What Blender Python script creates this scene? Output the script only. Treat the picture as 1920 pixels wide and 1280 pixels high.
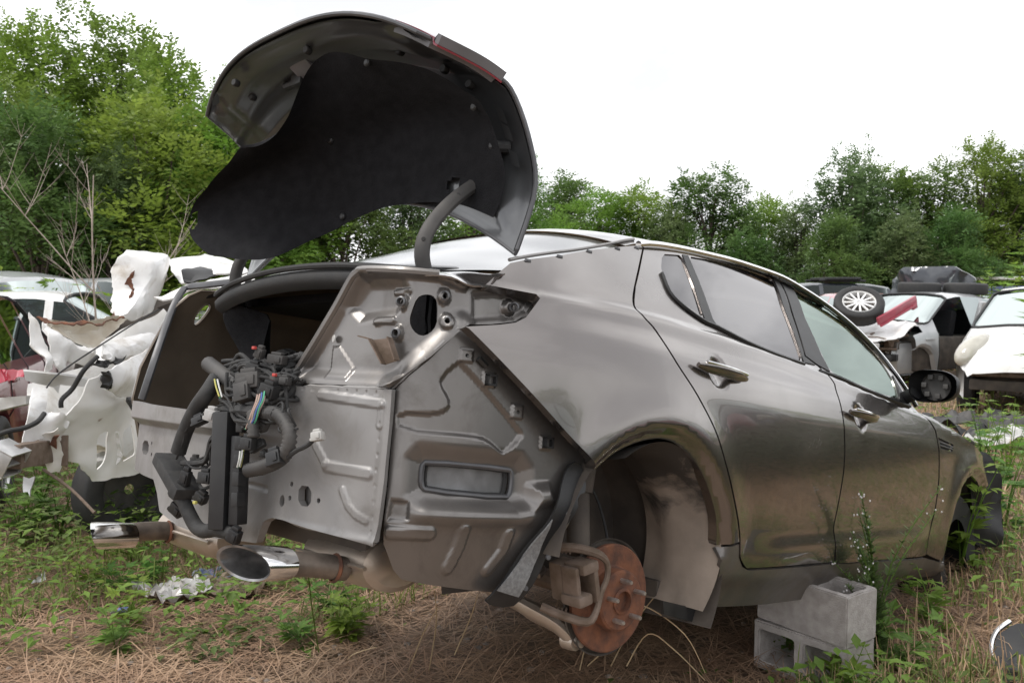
import bpy, bmesh, math, random
import numpy as np
from mathutils import Vector, Matrix
from mathutils.geometry import delaunay_2d_cdt
random.seed(7); rng=np.random.default_rng(11)
R_=math.radians
for o in list(bpy.data.objects): bpy.data.objects.remove(o)
scene=bpy.context.scene
# ---------------- camera ----------------
cd=bpy.data.cameras.new('camera'); cam=bpy.data.objects.new('camera',cd); scene.collection.objects.link(cam)
cam.location=(2.2739,-1.9396,1.46); cam.rotation_euler=(R_(90-3.148),0,math.atan2(.699166,.712847))
cd.sensor_width=36; cd.sensor_fit='HORIZONTAL'; cd.lens=30.679; cd.clip_start=.05; cd.clip_end=2000
cd.dof.use_dof=True; cd.dof.focus_distance=2.55; cd.dof.aperture_fstop=9
scene.camera=cam
# ---------------- sky ----------------
SUN_EL,SUN_ROT=R_(62),R_(215)
w=bpy.data.worlds.new('World'); scene.world=w; w.use_nodes=True
nt=w.node_tree; nt.nodes.clear(); N=nt.nodes.new; Lk=nt.links.new
out=N('ShaderNodeOutputWorld'); bg=N('ShaderNodeBackground'); bg.inputs[1].default_value=.1
sky=N('ShaderNodeTexSky'); sky.sky_type='NISHITA'; sky.sun_disc=False; sky.sun_elevation=SUN_EL; sky.sun_rotation=SUN_ROT
tc=N('ShaderNodeTexCoord'); mp=N('ShaderNodeMapping'); mp.inputs['Scale'].default_value=(1,1,2.2)
n1=N('ShaderNodeTexNoise'); n1.inputs['Scale'].default_value=2.3; n1.inputs['Detail'].default_value=7; n1.inputs['Roughness'].default_value=.55; n1.inputs['Distortion'].default_value=.4
cr=N('ShaderNodeValToRGB'); e=cr.color_ramp.elements
e[0].position=.40; e[0].color=(8.3,8.3,8.5,1); e[1].position=.61; e[1].color=(16,16,16,1)
mx=N('ShaderNodeMix'); mx.data_type='RGBA'; mx.inputs[0].default_value=.9
Lk(tc.outputs['Generated'],mp.inputs[0]); Lk(mp.outputs[0],n1.inputs['Vector']); Lk(n1.outputs[0],cr.inputs[0])
Lk(sky.outputs[0],mx.inputs[6]); Lk(cr.outputs[0],mx.inputs[7]); Lk(mx.outputs[2],bg.inputs[0]); Lk(bg.outputs[0],out.inputs[0])
# ---------------- sun ----------------
sd=bpy.data.lights.new('sun','SUN'); sd.energy=1.6; sd.angle=R_(14); sd.color=(1,.96,.9)
sun=bpy.data.objects.new('sun',sd); scene.collection.objects.link(sun)
sun.rotation_euler=(R_(90)-SUN_EL,0,R_(180)-SUN_ROT)
vs=scene.view_settings; vs.view_transform='Standard'; vs.look='None'; vs.exposure=.36; vs.gamma=1; vs.use_curve_mapping=False
scene.render.engine='CYCLES'
# ---------------- materials ----------------
MATS={}
def mat(name,c1,c2=None,grime=None,gscale=3.5,glo=.52,ghi=.72,scale=8,rough=.5,metal=0,coat=0,coat_r=.05,bump=0,bscale=60,specks=None,trans=0,ior=1.5,spec=.5,rvar=.12,detail=6,lo=.35,hi=.65,sheen=0,emit=None,stretch=None,speck_scale=90,speck_t=.16):
    m=bpy.data.materials.new(name); m.use_nodes=True; t=m.node_tree; b=t.nodes['Principled BSDF']; nn=t.nodes.new; L=t.links.new
    tc=nn('ShaderNodeTexCoord'); vec=tc.outputs['Object']
    if stretch:
        mp=nn('ShaderNodeMapping'); mp.inputs['Scale'].default_value=stretch; L(vec,mp.inputs[0]); vec=mp.outputs[0]
    no=nn('ShaderNodeTexNoise'); no.inputs['Scale'].default_value=scale; no.inputs['Detail'].default_value=detail; L(vec,no.inputs['Vector'])
    ra=nn('ShaderNodeValToRGB'); ra.color_ramp.elements[0].position=lo; ra.color_ramp.elements[1].position=hi
    c2=c2 or tuple(x*.8 for x in c1)
    ra.color_ramp.elements[0].color=(*c1,1); ra.color_ramp.elements[1].color=(*c2,1); L(no.outputs[0],ra.inputs[0])
    col=ra.outputs[0]; rsock=None
    mr=nn('ShaderNodeMapRange'); mr.inputs[3].default_value=max(.02,rough-rvar*.5); mr.inputs[4].default_value=min(1,rough+rvar*.5); L(no.outputs[0],mr.inputs[0]); rsock=mr.outputs[0]
    if specks:
        vo=nn('ShaderNodeTexVoronoi'); vo.inputs['Scale'].default_value=speck_scale; L(tc.outputs['Object'],vo.inputs['Vector'])
        n2=nn('ShaderNodeTexNoise'); n2.inputs['Scale'].default_value=5; L(tc.outputs['Object'],n2.inputs['Vector'])
        sp=nn('ShaderNodeSeparateXYZ'); L(tc.outputs['Object'],sp.inputs[0])
        h=nn('ShaderNodeMapRange'); h.inputs[1].default_value=.15; h.inputs[2].default_value=.75; h.inputs[3].default_value=1; h.inputs[4].default_value=.25; L(sp.outputs[2],h.inputs[0])
        mu=nn('ShaderNodeMath'); mu.operation='MULTIPLY'; L(n2.outputs[0],mu.inputs[0]); L(h.outputs[0],mu.inputs[1])
        m3=nn('ShaderNodeMath'); m3.operation='MULTIPLY'; m3.inputs[1].default_value=speck_t*2; L(mu.outputs[0],m3.inputs[0])
        lt=nn('ShaderNodeMath'); lt.operation='LESS_THAN'; L(vo.outputs['Distance'],lt.inputs[0]); L(m3.outputs[0],lt.inputs[1])
        mi=nn('ShaderNodeMix'); mi.data_type='RGBA'; L(lt.outputs[0],mi.inputs[0]); L(col,mi.inputs[6]); mi.inputs[7].default_value=(*specks,1); col=mi.outputs[2]
        mm=nn('ShaderNodeMath'); mm.operation='MULTIPLY_ADD'; L(lt.outputs[0],mm.inputs[0]); mm.inputs[1].default_value=-metal; mm.inputs[2].default_value=metal; L(mm.outputs[0],b.inputs['Metallic'])
    else: b.inputs['Metallic'].default_value=metal
    if grime:
        ng=nn('ShaderNodeTexNoise'); ng.inputs['Scale'].default_value=gscale; ng.inputs['Detail'].default_value=11; ng.inputs['Roughness'].default_value=.68; ng.inputs['Distortion'].default_value=.6; L(tc.outputs['Object'],ng.inputs['Vector'])
        rg=nn('ShaderNodeMapRange'); rg.inputs[1].default_value=glo; rg.inputs[2].default_value=ghi; L(ng.outputs[0],rg.inputs[0])
        mg=nn('ShaderNodeMix'); mg.data_type='RGBA'; L(rg.outputs[0],mg.inputs[0]); L(col,mg.inputs[6]); mg.inputs[7].default_value=(*grime,1); col=mg.outputs[2]
        rr_=nn('ShaderNodeMath'); rr_.operation='MULTIPLY_ADD'; L(rg.outputs[0],rr_.inputs[0]); rr_.inputs[1].default_value=.3; L(rsock,rr_.inputs[2]); rsock=rr_.outputs[0]
    L(col,b.inputs['Base Color']); L(rsock,b.inputs['Roughness'])
    b.inputs['Coat Weight'].default_value=coat; b.inputs['Coat Roughness'].default_value=coat_r; b.inputs['IOR'].default_value=ior
    b.inputs['Specular IOR Level'].default_value=spec; b.inputs['Transmission Weight'].default_value=trans
    if sheen: b.inputs['Sheen Weight'].default_value=sheen
    if bump:
        n3=nn('ShaderNodeTexNoise'); n3.inputs['Scale'].default_value=bscale; n3.inputs['Detail'].default_value=4; L(vec,n3.inputs['Vector'])
        bu=nn('ShaderNodeBump'); bu.inputs['Strength'].default_value=bump; bu.inputs['Distance'].default_value=.004; L(n3.outputs[0],bu.inputs['Height']); L(bu.outputs[0],b.inputs['Normal'])
    if emit: b.inputs['Emission Color'].default_value=(*emit,1); b.inputs['Emission Strength'].default_value=1
    MATS[name]=m; return m
def leafmat(name,c1,c2,trans=.35,scale=1.2):
    m=mat(name,c1,c2,scale=scale,rough=.55,spec=.3); t=m.node_tree; b=t.nodes['Principled BSDF']; nn=t.nodes.new; L=t.links.new
    col=b.inputs['Base Color'].links[0].from_socket
    oi=nn('ShaderNodeObjectInfo'); geo=nn('ShaderNodeNewGeometry')
    hs=nn('ShaderNodeHueSaturation'); ad=nn('ShaderNodeMapRange'); ad.inputs[3].default_value=.74; ad.inputs[4].default_value=1.26
    L(geo.outputs['Random Per Island'],ad.inputs[0]); L(ad.outputs[0],hs.inputs['Value']); L(col,hs.inputs['Color'])
    hr=nn('ShaderNodeMapRange'); hr.inputs[3].default_value=.48; hr.inputs[4].default_value=.52; L(oi.outputs['Random'],hr.inputs[0]); L(hr.outputs[0],hs.inputs['Hue'])
    L(hs.outputs[0],b.inputs['Base Color'])
    tr=nn('ShaderNodeBsdfTranslucent'); L(hs.outputs[0],tr.inputs[0]); ms=nn('ShaderNodeMixShader'); ms.inputs[0].default_value=trans
    L(b.outputs[0],ms.inputs[1]); L(tr.outputs[0],ms.inputs[2]); L(ms.outputs[0],t.nodes['Material Output'].inputs[0]); return m
DIRT=(.24,.19,.14)
paint=mat('bronze_paint',(.222,.201,.190),(.196,.177,.167),grime=(.22,.20,.185),gscale=2.6,glo=.45,ghi=1.25,scale=2.2,rough=.20,metal=.9,coat=1,coat_r=.03,specks=DIRT,rvar=.06,speck_t=.06,speck_scale=150)
satin=mat('unpolished_paint',grime=(.10,.088,.078),gscale=6,glo=.5,ghi=.8,c1=(.20,.188,.18),c2=(.16,.15,.143),scale=5,rough=.33,metal=.7,coat=.5,coat_r=.2,bump=.05,bscale=14,specks=(.3,.25,.2),speck_t=.07,rvar=.15)
bare=mat('dull_grey_metal',grime=(.17,.155,.14),gscale=5,glo=.5,ghi=.82,c1=(.30,.292,.288),c2=(.24,.232,.228),scale=6,rough=.5,metal=.42,bump=.05,bscale=10,specks=(.5,.46,.42),speck_t=.06,rvar=.2)
rimgrey=mat('edge_metal',(.12,.12,.125),(.08,.08,.085),rough=.4,metal=.5)
rubber=mat('black_rubber',(.018,.018,.019),(.028,.027,.026),scale=20,rough=.7,bump=.15,bscale=120)
plastic=mat('black_plastic',(.011,.011,.0125),(.02,.02,.02),scale=15,rough=.48,bump=.05)
dustplastic=mat('dusty_black_plastic',(.035,.034,.034),(.075,.07,.066),scale=9,rough=.62,bump=.1)
carpet=mat('liner_felt',(.008,.008,.0095),(.013,.013,.0145),scale=60,rough=.97,bump=.5,bscale=300,spec=.2)
lidfelt=mat('lid_felt',(.009,.009,.0105),(.015,.015,.017),scale=30,rough=.97,bump=.6,bscale=220,spec=.2,specks=(.10,.095,.09),speck_scale=70,speck_t=.05)
darkred=mat('dark_red_lens',(.22,.012,.03),(.18,.01,.025),rough=.2,coat=1)
ventgrey=mat('vent_flap',(.22,.22,.225),(.12,.12,.12),scale=14,rough=.6)
feltgrey=mat('grey_felt',(.22,.22,.22),(.15,.15,.15),scale=120,rough=.95,bump=.4,bscale=300)
lidmetal=mat('lid_inner_metal',(.11,.113,.118),(.085,.088,.092),scale=4,rough=.30,metal=.55,coat=.6,coat_r=.12,specks=(.15,.14,.13),speck_t=.05)
lidskin=mat('lid_outer_paint',(.09,.095,.10),(.075,.08,.085),rough=.33,metal=.6,coat=1)
chrome=mat('chrome',(.82,.82,.82),(.7,.7,.7),scale=30,rough=.1,metal=1,rvar=.08)
steel=mat('exhaust_steel',(.52,.46,.40),(.40,.33,.27),scale=7,rough=.42,metal=.75,bump=.1)
pipemat=mat('stained_pipe',(.30,.25,.21),(.12,.10,.085),scale=12,rough=.5,metal=.6)
rust=mat('rust',(.185,.072,.036),(.085,.04,.027),scale=26,rough=.88,bump=.5,bscale=90,detail=9)
ruststeel=mat('rusty_cast_iron',(.20,.15,.12),(.12,.085,.06),scale=22,rough=.75,metal=.2,bump=.35,bscale=80)
stud=mat('stud_steel',(.55,.52,.50),(.38,.32,.28),scale=60,rough=.4,metal=.8)
linerdust0=mat('dusty_liner',(.31,.25,.20),(.055,.045,.038),scale=6,rough=.85,bump=.25,bscale=50,detail=9,lo=.44,hi=.66)
under=mat('undercoat',(.05,.042,.037),(.09,.075,.062),scale=9,rough=.85,bump=.4,bscale=40)
brown_in=mat('inner_wall',(.15,.12,.09),(.08,.064,.05),scale=4,rough=.7,metal=.2)
backglass=mat('dusty_rear_glass',(.10,.105,.10),(.17,.175,.165),scale=4,rough=.16,spec=1,ior=1.9,coat=.7,coat_r=.1,rvar=.12)
lampred=mat('red_lens',(.45,.02,.05),(.38,.02,.04),rough=.15,coat=1)
lampgrey=mat('lamp_back',(.16,.155,.165),(.12,.12,.125),rough=.4)
white_p=mat('white_paint',grime=(.42,.36,.28),gscale=4,glo=.56,ghi=.85,c1=(.76,.76,.76),c2=(.70,.69,.67),scale=4,rough=.38,coat=.6,coat_r=.12,bump=.06,bscale=8)
white_wreck=mat('grimy_white_paint',grime=(.33,.27,.20),gscale=5.5,glo=.50,ghi=.80,c1=(.78,.78,.78),c2=(.70,.69,.67),scale=9,rough=.33,coat=.6,coat_r=.1,bump=.06,bscale=12,specks=(.16,.10,.07),speck_scale=45,speck_t=.05)
white_rust=mat('rust_pitted_white_paint',grime=(.20,.075,.03),gscale=6,glo=.66,ghi=.72,c1=(.78,.78,.77),c2=(.72,.70,.66),scale=5,rough=.42,coat=.4,coat_r=.15,bump=.08,bscale=10)
white_dirty=mat('stained_white_paint',(.78,.75,.68),(.50,.40,.27),scale=5,rough=.45,coat=.3,lo=.45,hi=.8,bump=.06,bscale=8)
sheetgrey=mat('light_grey_panel',(.52,.52,.51),(.40,.39,.37),scale=8,rough=.5)
silver=mat('silver_paint',(.46,.47,.48),(.38,.39,.40),scale=3,rough=.35,metal=.4,coat=.8)
maroon=mat('maroon_paint',(.20,.03,.045),(.16,.025,.035),scale=3,rough=.3,metal=.2,coat=1)
redstrip=mat('faded_red_paint',(.40,.06,.09),(.32,.05,.075),scale=6,rough=.4,coat=.4)
darkblue=mat('dark_slate_paint',(.045,.05,.06),(.035,.04,.05),rough=.3,metal=.3,coat=1)
alu=mat('aluminium',(.62,.62,.62),(.42,.42,.42),scale=14,rough=.4,metal=.8)
wire_cols=[mat('wire_'+n,c,rough=.5) for n,c in (('green',(.10,.42,.24)),('pink',(.55,.38,.32)),('white',(.7,.7,.68)),('yellow',(.5,.46,.12)),('blue',(.10,.16,.45)),('red',(.5,.05,.04)),('black',(.02,.02,.02)))]
WG,WP,WW,WY,WB,WR,WK=wire_cols
orange=mat('orange_plastic',(.7,.12,.03),rough=.5); greyplug=mat('grey_plug',(.45,.44,.43),rough=.5)
block_m=mat('concrete_block',(.40,.37,.355),(.31,.285,.27),scale=30,rough=.95,bump=.7,bscale=160,detail=8)
def dust_shade_mat(name,dust,dark):
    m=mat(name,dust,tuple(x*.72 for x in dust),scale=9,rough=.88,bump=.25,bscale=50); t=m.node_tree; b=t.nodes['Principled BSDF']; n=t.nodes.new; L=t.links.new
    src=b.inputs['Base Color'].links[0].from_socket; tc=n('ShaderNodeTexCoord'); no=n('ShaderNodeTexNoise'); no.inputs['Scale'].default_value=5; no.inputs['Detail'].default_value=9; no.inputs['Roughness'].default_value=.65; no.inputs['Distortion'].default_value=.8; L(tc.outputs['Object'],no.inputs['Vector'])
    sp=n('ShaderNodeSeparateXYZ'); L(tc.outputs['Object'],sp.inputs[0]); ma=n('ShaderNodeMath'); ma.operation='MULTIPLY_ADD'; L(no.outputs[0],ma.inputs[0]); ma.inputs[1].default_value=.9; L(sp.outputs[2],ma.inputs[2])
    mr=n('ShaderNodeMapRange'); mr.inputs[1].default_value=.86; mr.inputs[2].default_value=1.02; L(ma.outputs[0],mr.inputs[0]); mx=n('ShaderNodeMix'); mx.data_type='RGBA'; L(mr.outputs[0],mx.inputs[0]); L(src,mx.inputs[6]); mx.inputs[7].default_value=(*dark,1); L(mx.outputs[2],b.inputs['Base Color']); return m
liner_dust_shade=dust_shade_mat('dusty_shaded_liner',(.31,.255,.21),(.05,.043,.038))  # beige dust low down, painted darker higher up as shade and cleaner black plastic
def clearglass(name,col,fac,gloss=(.9,.95,.92)):
    m=bpy.data.materials.new(name); m.use_nodes=True; t=m.node_tree; t.nodes.clear(); n=t.nodes.new; L=t.links.new
    o=n('ShaderNodeOutputMaterial'); tr=n('ShaderNodeBsdfTransparent'); tr.inputs[0].default_value=(*col,1); g=n('ShaderNodeBsdfGlossy'); g.inputs['Roughness'].default_value=.03
    lw=n('ShaderNodeLayerWeight'); lw.inputs[0].default_value=fac; no=n('ShaderNodeTexNoise'); no.inputs['Scale'].default_value=6
    g.inputs[0].default_value=(*gloss,1)
    ms=n('ShaderNodeMixShader'); L(lw.outputs['Fresnel'],ms.inputs[0]); L(tr.outputs[0],ms.inputs[1]); L(g.outputs[0],ms.inputs[2]); L(ms.outputs[0],o.inputs[0]); return m
frontglass=clearglass('green_tinted_glass',(.34,.46,.40),.68,(.86,1.0,.92))
tint=clearglass('privacy_glass',(.13,.115,.12),.58,(.95,.93,.94))
carglass=clearglass('car_glass',(.16,.19,.185),.36,(.50,.55,.54))
sillpaint=mat('dirty_sill_paint',grime=(.19,.155,.125),gscale=8,glo=.42,ghi=.75,c1=(.17,.155,.145),c2=(.145,.132,.123),scale=3,rough=.42,metal=.6,coat=.4,coat_r=.25,specks=DIRT,speck_t=.12,speck_scale=120)
liner_up=mat('dark_wheel_liner',(.055,.047,.040),(.10,.083,.068),scale=7,rough=.85,bump=.25,bscale=50)
# ---------------- helpers ----------------
COL=scene.collection
def empty(name,loc=(0,0,0),rz=0,label=None,cat=None,group=None):
    o=bpy.data.objects.new(name,None); COL.objects.link(o); o.location=loc; o.rotation_euler=(0,0,rz); o.empty_display_size=.1
    return tag(o,label,cat,group)
def tag(o,label=None,cat=None,group=None,kind=None):
    if label: o['label']=label
    if cat: o['category']=cat
    if group: o['group']=group
    if kind: o['kind']=kind
    return o
def mk(name,V,F,m,parent=None,smooth=True,normals=None,fm=None):
    me=bpy.data.meshes.new(name); V=np.asarray(V,float).reshape(-1,3)
    me.from_pydata(V.tolist(),[],[tuple(map(int,f)) for f in F])
    ms=m if isinstance(m,(list,tuple)) else [m]
    for x in ms: me.materials.append(x)
    if fm is not None: me.polygons.foreach_set('material_index',np.asarray(fm,np.int32))
    if smooth: me.polygons.foreach_set('use_smooth',np.ones(len(me.polygons),bool))
    me.update()
    if normals is not None: me.normals_split_custom_set_from_vertices(np.asarray(normals).tolist())
    o=bpy.data.objects.new(name,me); COL.objects.link(o)
    if parent is not None: o.parent=parent
    return o
class MB:
    def __init__(s): s.V=[];s.F=[];s.M=[]
    def add(s,V,F,mi=0):
        k=len(s.V); s.V+= [tuple(v) for v in V]; s.F+=[tuple(i+k for i in f) for f in F]; s.M+=[mi]*len(F); return s
    def build(s,name,m,parent=None,smooth=True,sharp=35):
        o=mk(name,s.V,s.F,m,parent,False,fm=s.M if isinstance(m,(list,tuple)) else None)
        if smooth:
            me=o.data; me.polygons.foreach_set('use_smooth',np.ones(len(me.polygons),bool)); me.set_sharp_from_angle(angle=R_(sharp))
        return o
def frames(pts):
    P=[Vector(p) for p in pts]; T_=[]
    for i in range(len(P)):
        a=P[max(i-1,0)]; b=P[min(i+1,len(P)-1)]; d=(b-a); T_.append(d.normalized() if d.length>1e-9 else Vector((0,0,1)))
    n=T_[0].orthogonal().normalized(); out=[]
    for i,t in enumerate(T_):
        n=(n-t*n.dot(t)); n=n.normalized() if n.length>1e-6 else t.orthogonal().normalized(); out.append((P[i],t,n,t.cross(n)))
    return out
def smooth_path(pts,n=4):
    P=np.array(pts,float)
    if len(P)<3: return [tuple(p) for p in P]
    o=[]
    for i in range(len(P)-1):
        p0=P[max(i-1,0)];p1=P[i];p2=P[i+1];p3=P[min(i+2,len(P)-1)]
        for k in range(n):
            t=k/n; o.append(.5*((2*p1)+(-p0+p2)*t+(2*p0-5*p1+4*p2-p3)*t*t+(-p0+3*p1-3*p2+p3)*t**3))
    o.append(P[-1]); return [tuple(p) for p in o]
def tube(pts,r,n=8,flat=1.,caps=True,sm=0):
    if sm: pts=smooth_path(pts,sm)
    fr=frames(pts); V=[];F=[]; m=len(pts)
    rr=[r]*m if np.isscalar(r) else list(np.interp(np.linspace(0,1,m),np.linspace(0,1,len(r)),r))
    for (p,t,a,b),q in zip(fr,rr):
        for k in range(n):
            th=2*math.pi*k/n; V.append(p+a*(q*math.cos(th))+b*(q*flat*math.sin(th)))
    for i in range(m-1):
        for k in range(n): F.append((i*n+k,i*n+(k+1)%n,(i+1)*n+(k+1)%n,(i+1)*n+k))
    if caps: F.append(tuple(range(n-1,-1,-1))); F.append(tuple(range((m-1)*n,m*n)))
    return V,F
def box(c,s,rot=None,bev=0):
    bm=bmesh.new(); bmesh.ops.create_cube(bm,size=1); bmesh.ops.scale(bm,vec=s,verts=bm.verts)
    if bev: bmesh.ops.bevel(bm,geom=bm.edges[:]+bm.verts[:],offset=bev,segments=2,affect='EDGES',profile=.6)
    M=Matrix.Translation(Vector(c))@(rot.to_4x4() if rot is not None else Matrix())
    bmesh.ops.transform(bm,matrix=M,verts=bm.verts); bm.verts.index_update()
    V=[v.co.copy() for v in bm.verts]; F=[tuple(v.index for v in f.verts) for f in bm.faces]; bm.free(); return V,F
def lathe(prof,n=32,M=None,close=False):
    V=[];F=[];m=len(prof)                    # prof: (radius, axial) about local x
    for k in range(n):
        th=2*math.pi*k/n
        for r,a in prof: V.append(Vector((a,r*math.cos(th),r*math.sin(th))))
    for k in range(n):
        for i in range(m-1 if not close else m): F.append((k*m+i,((k+1)%n)*m+i,((k+1)%n)*m+(i+1)%m,k*m+(i+1)%m))
    if M is not None: V=[M@v for v in V]
    return V,F
def prism(pts,thick,bev=.002):
    """pts: 3-D outline, extruded along its mean normal"""
    P=[Vector(p) for p in pts]; n=Vector((0,0,0))
    for i in range(len(P)): n+=P[i].cross(P[(i+1)%len(P)])
    n.normalize(); k=len(P); V=[p+n*thick/2 for p in P]+[p-n*thick/2 for p in P]
    F=[tuple(range(k)),tuple(range(2*k-1,k-1,-1))]+[(i+k,(i+1)%k+k,(i+1)%k,i) for i in range(k)]
    return V,F
def rot_to(d,up=(0,0,1)):
    return Vector(d).to_track_quat('Z','Y').to_matrix()
def sstep(x,a,b):
    t=np.clip((np.asarray(x,float)-a)/(b-a),0,1); return t*t*(3-2*t)
def segdist(uv,pl,closed=False):
    pl=np.asarray(pl,float); best=np.full(len(uv),9.)
    for i in range(len(pl)-(0 if closed else 1)):
        a=pl[i];b=pl[(i+1)%len(pl)]; ab=b-a; t=np.clip(((uv-a)@ab)/max(ab@ab,1e-12),0,1); q=a+t[:,None]*ab
        best=np.minimum(best,np.hypot(uv[:,0]-q[:,0],uv[:,1]-q[:,1]))
    return best
def inside(uv,pl):
    pl=np.asarray(pl,float); x,y=uv[:,0],uv[:,1]; c=np.zeros(len(uv),bool); n=len(pl)
    for i in range(n):
        x1,y1=pl[i];x2,y2=pl[(i+1)%n]
        if y1==y2: continue
        k=((y1>y)!=(y2>y))&(x<(x2-x1)*(y-y1)/(y2-y1)+x1); c^=k
    return c
def psd(uv,pl):
    d=segdist(uv,pl,True); return np.where(inside(uv,pl),-d,d)
def dens(pl,step):
    o=[];n=len(pl)
    for i in range(n):
        a=np.array(pl[i],float);b=np.array(pl[(i+1)%n],float); k=max(1,int(math.ceil(np.linalg.norm(b-a)/step)))
        for j in range(k): o.append(a+(b-a)*j/k)
    return np.array(o)
def chaikin(pl,it=2):
    for _ in range(it):
        q=[];n=len(pl)
        for i in range(n):
            a=np.array(pl[i],float);b=np.array(pl[(i+1)%n],float); q+=[a*.75+b*.25,a*.25+b*.75]
        pl=q
    return pl
def tri2d(outline,holes,step):
    O=dens(outline,step); Hs=[dens(h,step*.8) for h in holes]; loops=[O]+Hs
    lo=O.min(0);hi=O.max(0); gx=np.arange(lo[0],hi[0],step);gy=np.arange(lo[1],hi[1],step*.87)
    G=np.array([(x+(step*.5 if j%2 else 0),y) for j,y in enumerate(gy) for x in gx])
    keep=inside(G,O)&(segdist(G,O,True)>.5*step)
    for h in Hs: keep&=~inside(G,h)&(segdist(G,h,True)>.45*step)
    G=G[keep]; V=np.concatenate(loops+[G]) if len(G) else np.concatenate(loops); E=[];k=0
    for l in loops: E+=[(k+i,k+(i+1)%len(l)) for i in range(len(l))]; k+=len(l)
    r=delaunay_2d_cdt([Vector(v) for v in V.tolist()],E,[],0,1e-6)
    V2=np.array([tuple(v) for v in r[0]]); F=np.array([f for f in r[2] if len(f)==3]); c=V2[F].mean(1)
    k=inside(c,O)
    for h in Hs: k&=~inside(c,h)
    return V2,F[k],loops
def panel(name,parent,m,outline,surf,holes=(),step=.02,flange=.012,flip=False,back=None):
    V,F,loops=tri2d(outline,holes,step); e=8e-4
    def nrm(U):
        a=surf(U+[e,0])-surf(U-[e,0]); b=surf(U+[0,e])-surf(U-[0,e]); n=np.cross(a,b); n/=np.linalg.norm(n,axis=1)[:,None]+1e-12
        return -n if flip else n
    P=surf(V); Nn=nrm(V); t=P[F]; g=np.cross(t[:,1]-t[:,0],t[:,2]-t[:,0]); w=(g*Nn[F[:,0]]).sum(1)<0; F[w]=F[w][:,::-1]
    VV=[P];NN=[Nn];FF=[tuple(f) for f in F]; k=len(P)
    if flange:
        for l in loops:
            n=len(l); p=surf(l); q=nrm(l); VV+=[p,p-q*flange]; NN+=[np.zeros((n,3)),np.zeros((n,3))]
            FF+=[(k+i,k+(i+1)%n,k+n+(i+1)%n,k+n+i) for i in range(n)]; k+=2*n
    return mk(name,np.concatenate(VV),FF,m,parent,True,np.concatenate(NN))
def noise3(P,s,seed=0):
    from mathutils import noise
    return np.array([noise.noise(Vector((p[0]*s+seed*7.3,p[1]*s+seed*3.1,p[2]*s))) for p in P])
def jag(l,step,amt,seed):
    q=dens(l,step); rs=np.random.default_rng(seed+77); return [p+rs.normal(0,amt,2) for p in q]
def sheet(name,parent,m,pts,step=.05,thick=.003,crumple=.03,scale=4.,holes=(),seed=0,rnd=1,fine=.0,bulge=0.,torn=0.,fold=0.,crease=0):
    """bent sheet metal filling a 3-D outline"""
    A=np.array(pts,float); c=A.mean(0); u,s,vt=np.linalg.svd(A-c); ex,ey,ez=vt[0],vt[1],vt[2]
    if np.dot(ez,np.array([2.27,-1.94,1.46])-c)<0: ez=-ez
    ey=np.cross(ez,ex)
    tp=lambda Q:np.stack([(np.array(Q)-c)@ex,(np.array(Q)-c)@ey],1)
    o2=tp(A); ow=(A-c)@ez; H=[tp(h) for h in holes]; ol=[np.array(p) for p in o2]
    if torn: ol=jag(ol,step*1.3,torn,seed)
    elif rnd: ol=chaikin(list(dens(ol,.08)),rnd)
    V,F,loops=tri2d(ol,[chaikin(list(dens(list(h),.05)),1) for h in H],step)
    d=((V[:,None]-o2[None])**2).sum(2)+1e-4; wt=1/d**1.5; off=(wt*ow).sum(1)/wt.sum(1)
    P=c+V[:,:1]*ex+V[:,1:]*ey; nz=noise3(P,scale*.6,seed); n2=noise3(P,scale*1.3,seed+5); n4=noise3(P+nz[:,None]*.15,scale*2.4,seed+11)
    off+=crumple*(nz*.8+(np.abs(n2)-.3)*1.5+(np.abs(n4)-.25)*.7)+fine*noise3(P,scale*7,seed+9)
    if crease:
        rs=np.random.default_rng(seed+300); ext=np.ptp(V,axis=0).max(); tot=np.zeros(len(V))
        for _ in range(crease):
            a_=rs.uniform(0,3.1416); nn_=np.array([math.cos(a_),math.sin(a_)]); dd=V@nn_-rs.uniform(-.3,.3)*ext; tot+=rs.uniform(.15,.42)*rs.choice([-1,1])*np.sqrt(np.maximum(dd,0)**2+2e-5)
        B=np.c_[V,np.ones(len(V))]; tot-=B@np.linalg.lstsq(B,tot,rcond=None)[0]; off+=tot
    if fold: off+=fold*(np.abs(((V[:,0]*.8+V[:,1]*.6+nz*.1)/.22)%2-1)-.5)
    if bulge: off+=bulge*np.sqrt(np.clip(segdist(V,np.array(o2),True)/max(1e-3,np.ptp(o2,axis=0).min()*.5),0,1))
    P=P+off[:,None]*ez; t=P[F]; g=np.cross(t[:,1]-t[:,0],t[:,2]-t[:,0]); w=(g@ez)<0; F[w]=F[w][:,::-1]
    n=len(P); VV=np.concatenate([P,P-ez*thick]); FF=[tuple(f) for f in F]+[tuple(x+n for x in f[::-1]) for f in F]
    k=0
    for l in loops:
        m_=len(l); FF+=[(k+i,k+n+i,k+n+(i+1)%m_,k+(i+1)%m_) for i in range(m_)]; k+=m_
    o=mk(name,VV,FF,m,parent,True); o.data.set_sharp_from_angle(angle=R_(30)); return o
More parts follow.
